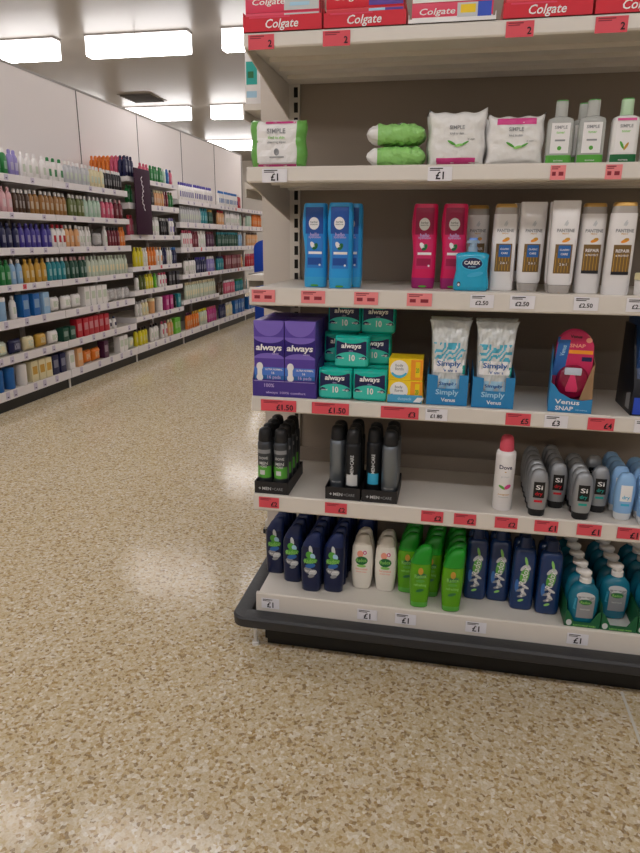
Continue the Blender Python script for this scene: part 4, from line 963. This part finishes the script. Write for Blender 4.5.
# ---------------------------------------------------------------- left wall shelving
WX = -3.271
BAYS = {'A0': (3.85, 5.14), 'A': (5.14, 6.44), 'B': (6.44, 7.73), 'C': (7.73, 9.03), 'D': (9.03, 10.32), 'E': (10.32, 11.60)}
LA = [(1.745, 1.690), (1.475, 1.425), (1.217, 1.162), (.946, .894), (.686, .620), (.420, .356), (.161, .091)]
LBy = [(1.893, 1.845), (1.641, 1.580), (1.325, 1.272), (1.000, .950), (.752, .700), (.475, .422), (.161, .091)]
LC = [(1.742, 1.690), (1.483, 1.416), (1.183, 1.120), (.855, .801), (.541, .487), (.161, .091)]
LD = [(1.742, 1.690), (1.483, 1.416), (1.183, 1.120), (.855, .801), (.500, .440), (.161, .091)]
LEV = {'A0': LA, 'A': LA, 'B': LBy, 'C': LC, 'D': LD, 'E': LD}
bayname = {'A0': 'nearest wall shelving bay, cut off by the left edge', 'A': 'wall shelving bay before the purple sign', 'B': 'wall shelving bay behind the purple hanging sign', 'C': 'first wall shelving bay past the purple sign', 'D': 'second wall shelving bay past the purple sign', 'E': 'furthest wall shelving bay, partly hidden by the end display'}
FASC = mat('wall_shelf_fascia', '#e6e1e3', .4); WDECK = mat('wall_shelf_deck', '#c9c2b8', .45); WBACK = mat('wall_bay_back', '#8a8178', .6); TKP = mat('pale_ticket', '#c6bdd2', .6)
rnd = random.Random(4)
for b, (y0, y1) in BAYS.items():
    r = thing('wall_shelving'); tag(r, bayname[b]+', with white shelves', 'shelving')
    top = LEV[b][0][0]
    MB().box((-3.742, y0+.002, .02), (-3.728, y1-.002, top+.06), WBACK).build('back_panel', r)
    MB().box((-3.728, y0+.001, .02), (-3.70, y0+.02, top+.05), FASC).build('upright', r)
    MB().box((-3.728, y1-.02, .02), (-3.70, y1-.001, top+.05), FASC).build('upright', r)
    MB().box((WX-.05, y0+.001, 0), (WX-.035, y1-.001, .088), BLACK).build('kick_plate', r)
    MB().box((WX-.034, y0-.006, 0), (WX-.022, y0+.008, .088), WHITE).build('foot', r)
    for i, (zt, zb) in enumerate(LEV[b]):
        s = MB().box((-3.727, y0+.022, zt-.022), (WX-.008, y1-.022, zt-.004), WDECK)
        s.box((WX-.008, y0+.004, zb), (WX, y1-.004, zt), FASC)
        for yy in (y0+.004, y1-.008):
            s.prism([(-3.70, zt-.10 if zb > .3 else zt-.06), (WX-.008, zb), (WX-.008, zt-.004), (-3.70, zt-.004)], 'y', yy, yy+.004, FASC)
        o = s.build('shelf', r)
        n = rnd.randint(4, 6)
        for k in range(n):
            y = y0+.1+(y1-y0-.2)*(k+rnd.uniform(.2, .8))/n; red = rnd.random() < .03
            MB().box((WX, y-.022, zb+.010), (WX+.0012, y+.022, zt-.006), TRED if red else TKP).add([(WX+.0016, y-.008, zb+.02), (WX+.0016, y+.010, zb+.02), (WX+.0016, y+.010, zb+.028), (WX+.0016, y-.008, zb+.028)], [(0, 1, 2, 3)], TINK).build('price_ticket', o, fix=False)
# purple sign
r = thing('hanging_sign'); tag(r, 'tall dark purple sign panel with white script fixed on the wall shelving', 'sign'); r.location = (-3.225, 6.70, 1.325)
PSG = mat('sign_purple', '#35102c', .65, spec=.25)
MB().box((-.012, -.18, 0), (0, .18, .655), PSG).build('panel', r, bevel=.004)
MB().box((-.046, -.10, .58), (-.0125, -.09, .60), BLACK).box((-.046, .09, .58), (-.0125, .10, .60), BLACK).build('bracket', r)
m = MB(); WS_ = mat('sign_white', '#e6dfe6', .5)
pts = []
for i in range(121):                                                                   # flowing script running up the panel
    t = i/120; pts.append((.012*math.sin(t*46)+.014*math.sin(t*11+1)*(1 if t > .2 else 1.6)-.01, .24+.34*t+.006*math.cos(t*46)))
for i in range(120):
    (y0_, z0_), (y1_, z1_) = pts[i], pts[i+1]; L_ = math.hypot(y1_-y0_, z1_-z0_) or 1; ny, nz = -(z1_-z0_)/L_*.006, (y1_-y0_)/L_*.006
    m.add([(.0006, y0_-ny, z0_-nz), (.0006, y1_-ny, z1_-nz), (.0006, y1_+ny, z1_+nz), (.0006, y0_+ny, z0_+nz)], [(0, 1, 2, 3)], WS_)
m.build('lettering', r, fix=False)

KC = dict(green='#1f7a3a', lilac='#8f84c0', white='#e9e5e3', silver='#c3c4c8', cream='#e2d6ae', black='#1d181c', pink='#dba9ad', brown='#4a3323', amber='#9c6e38', olive='#5f6a34', mint='#b4cdbb', rose='#cf5a76',
          darkred='#742331', navy='#1c1f4a', purple='#453a94', red='#b71f30', peach='#e0a875', grey='#a9a6a6', orange='#e07a26', skyblue='#8fb4d6', mustard='#c99c3e', teal='#1e8591', darkgreen='#1c4c3c', palegreen='#c6cfbd',
          blue='#1f65ad', plum='#4c2040', yellow='#ddcf24', lime='#63b52c', magenta='#b5307c')
def K(c): return mat('goods_'+c, KC[c], .35)
def tint(c):
    h = KC[c].lstrip('#'); v = [int(h[i:i+2], 16) for i in (0, 2, 4)]
    return mat('label_'+c, '#%02x%02x%02x' % tuple(int(a*.45+210*.55) for a in v), .4)
PCACHE = {}
def goods(kind, c1, c2, hh):
    key = (kind, c1, c2, hh)
    if key in PCACHE: return PCACHE[key]
    lab = tint(c1) if c1 not in ('white', 'silver', 'palegreen', 'cream') else K('palegreen' if c1 != 'palegreen' else 'cream')
    if c1 == 'white' and c2 in ('red', 'rose', 'purple', 'blue', 'peach', 'green', 'navy', 'lilac'): lab = K(c2)
    h = hh
    # built lying along x = depth, y = width; front is +x
    if kind in 'bw':
        w = .030 if kind == 'b' else .021; d = .020
        secs = [(0, d*.85, w*.85, 0, 0, 3), (.004, d, w, 0, 0, 3), (h*.45, d, w*1.03, 0, 0, 3), (h*.70, d, w*.97, 0, 0, 2.8), (h*.80, d*.8, w*.62, 0, 0, 2.4), (h*.84, .010, .011, 0, 0, 2)]
        m = MB().loft(secs, K(c1), 14); 
        for (a, b_, mm) in ((h*.22, h*.52, lab),):
            m.add([(d*1.01, -w*.55, a), (d*1.01, w*.55, a), (d*1.01, w*.55, b_), (d*1.01, -w*.55, b_)], [(0, 1, 2, 3)], mm)
        nm = 'bottle' if kind == 'b' else 'slim_bottle'
        o = m.build(nm, None, smooth=True, angle=50)
        MB().loft([(h*.84, .013, .013, 0, 0, 2), (h*.96, .0125, .0125, 0, 0, 2), (h, .009, .009, 0, 0, 2)], K(c2), 12).build('cap', o, smooth=True)
    elif kind == 't':
        o = MB().loft([(0, .040, .040, 0, 0, 2), (.005, .043, .043, 0, 0, 2), (h*.82, .045, .045, 0, 0, 2)], K(c1), 20).build('tub', None, smooth=True)
        MB().loft([(h*.82+.0005, .046, .046, 0, 0, 2), (h*.96, .046, .046, 0, 0, 2), (h, .042, .042, 0, 0, 2)], K(c2), 20).build('lid', o, smooth=True)
    elif kind == 'x':
        o = MB().box((-.035, -.042, 0), (.035, .042, h), K(c1)).build('carton', None, bevel=.002)
        MB().box((.0352, -.030, h*.35), (.0358, .030, h*.75), K(c2) if c2 != c1 else lab).build('printed_panel', o)
    else:
        m, sf = pillow(.125, h, .06, lambda u, v, s: K(c1) if abs(u) < .8 else K(c2), seed=len(PCACHE), nu=12, nv=8)
        m.v = [(-y, x, z) for x, y, z in m.v]
        o = weld(m.build('soft_pack', None, smooth=True, angle=80))
        MB().box((.029, -.030, h*.3), (.0305, .030, h*.7), lab).build('label', o)
    PCACHE[key] = Proto(o); return PCACHE[key]
cat_of = dict(b='bottle', w='bottle', t='tub', x='carton', f='soft pack')
bayph = {'A': 'before the purple sign', 'B': 'bay of the purple sign', 'C': 'first bay past the sign', 'D': 'second bay past the sign', 'E': 'furthest bay'}
ordw = {1: 'top', 2: 'second', 3: 'third', 4: 'fourth', 5: 'fifth', 6: 'sixth', 7: 'base'}
HT = {'A': {1: .185, 2: .185, 3: .185, 4: .185, 5: .175, 6: .115, 7: .165}, 'B': {1: .17, 2: .18, 3: .20, 4: .20, 5: .16, 6: .165, 7: .19}, 'C': {1: .215, 2: .20, 3: .21, 4: .20, 5: .21, 7: .21}, 'D': {1: .205, 2: .20, 3: .21, 4: .20, 5: .19, 7: .20}, 'E': {1: .19, 2: .20, 3: .21, 4: .20, 5: .19, 7: .20}}
rnd = random.Random(9)
for bay, runs in RUNS.items():
    lv2 = LEV[bay]
    prev = {}
    for (lv, y0, y1, n, kind, c1, c2, de) in runs:
        idx = lv-1 if (lv < 7 or bay in 'AB') else 5
        z = lv2[idx][0]-.0035
        hh = HT[bay][lv]
        if kind == 'f': hh = min(hh, .125)
        if de == 'large red carton': hh = .165
        hh = round(hh*(1.0 if kind != 'w' else .96), 3)
        P_ = goods(kind, c1, c2, hh)
        if bay == 'A': segs = [(max(y0, 3.9), min(y1, 6.42))]
        else: segs = [(max(y0, BAYS[bay][0]+.03), min(y1, BAYS[bay][1]-.03))]
        a, b_ = segs[0]; a = max(a, prev.get(lv, 0)); prev[lv] = b_; half = {'b': .032, 'w': .024, 't': .048, 'x': .044, 'f': .064}[kind]
        if bay == 'A' and a < 5.14 < b_ : pass
        n = min(n, max(1, int((b_-a)/(2*half))))
        if b_-a < 2*half: b_ = a+2*half; prev[lv] = b_
        st = (b_-a)/n
        lab = '%s, %s wall shelf, %s' % (de, ordw[lv], bayph[bay])
        grp = '%ss on the %s shelf %s' % (de, ordw[lv], bayph[bay])
        for k in range(n):
            P_.put((WX-.055-rnd.uniform(0, .012), a+st*(k+.5), z), lab, cat_of[kind], grp)
# the deep column of bottles seen end on beside the purple sign, on the high top shelf
cols = ['navy', 'navy', 'rose', 'rose', 'orange', 'orange', 'orange', 'orange', 'orange']
z = LBy[0][0]-.0035
for j, (yy, first) in enumerate(((6.492, 0), (6.557, 0), (6.622, 0))):
    for k, c in enumerate(cols):
        P_ = goods('b', c, c, .20)
        nm = {'navy': 'navy bottle with navy cap', 'rose': 'rose pink bottle', 'orange': 'orange bottle'}[c]
        P_.put((WX-.035-.045*k, yy, z), '%s in the deep rows by the purple sign' % nm, 'bottle', '%ss in the deep rows by the purple sign' % c)

# blue stand at the far end
r = thing('display_stand'); tag(r, 'tall blue round-topped display stand beyond the end display', 'display stand'); r.location = (-2.69, 9.6, 0)
BLS = mat('stand_blue', '#0f3fa8', .4)
pts = [(-.19, .06), (.19, .06), (.19, 1.16)]+[(.19*math.cos(t), 1.16+.12*math.sin(t)) for t in [PI*i/10 for i in range(1, 10)]]+[(-.19, 1.16)]
MB().prism(pts, 'y', -.12, .12, BLS).build('body', r, bevel=.008); MB().box((-.17, -.10, 0), (.17, .10, .06), BLACK).build('plinth', r)
# carton on the long gondola, peeping out beside the end panel
r = thing('carton'); tag(r, 'white and teal carton peeping out beside the upper left corner of the end display', 'carton'); r.location = (-.697, 2.335, 1.7385)
MB().box((-.03, 0, 0), (.03, .05, .19), C['white']).build('box', r, bevel=.001)
q = Deco(flat(0)); q.rect(-.026, .012, .06, .13, C['teal'], 1); q.rect(-.02, .0, .08, .10, C['dgreen'], 2); q.rect(-.026, .01, .02, .04, C['paleblue'], 1); q.done(r, 'printed_face')
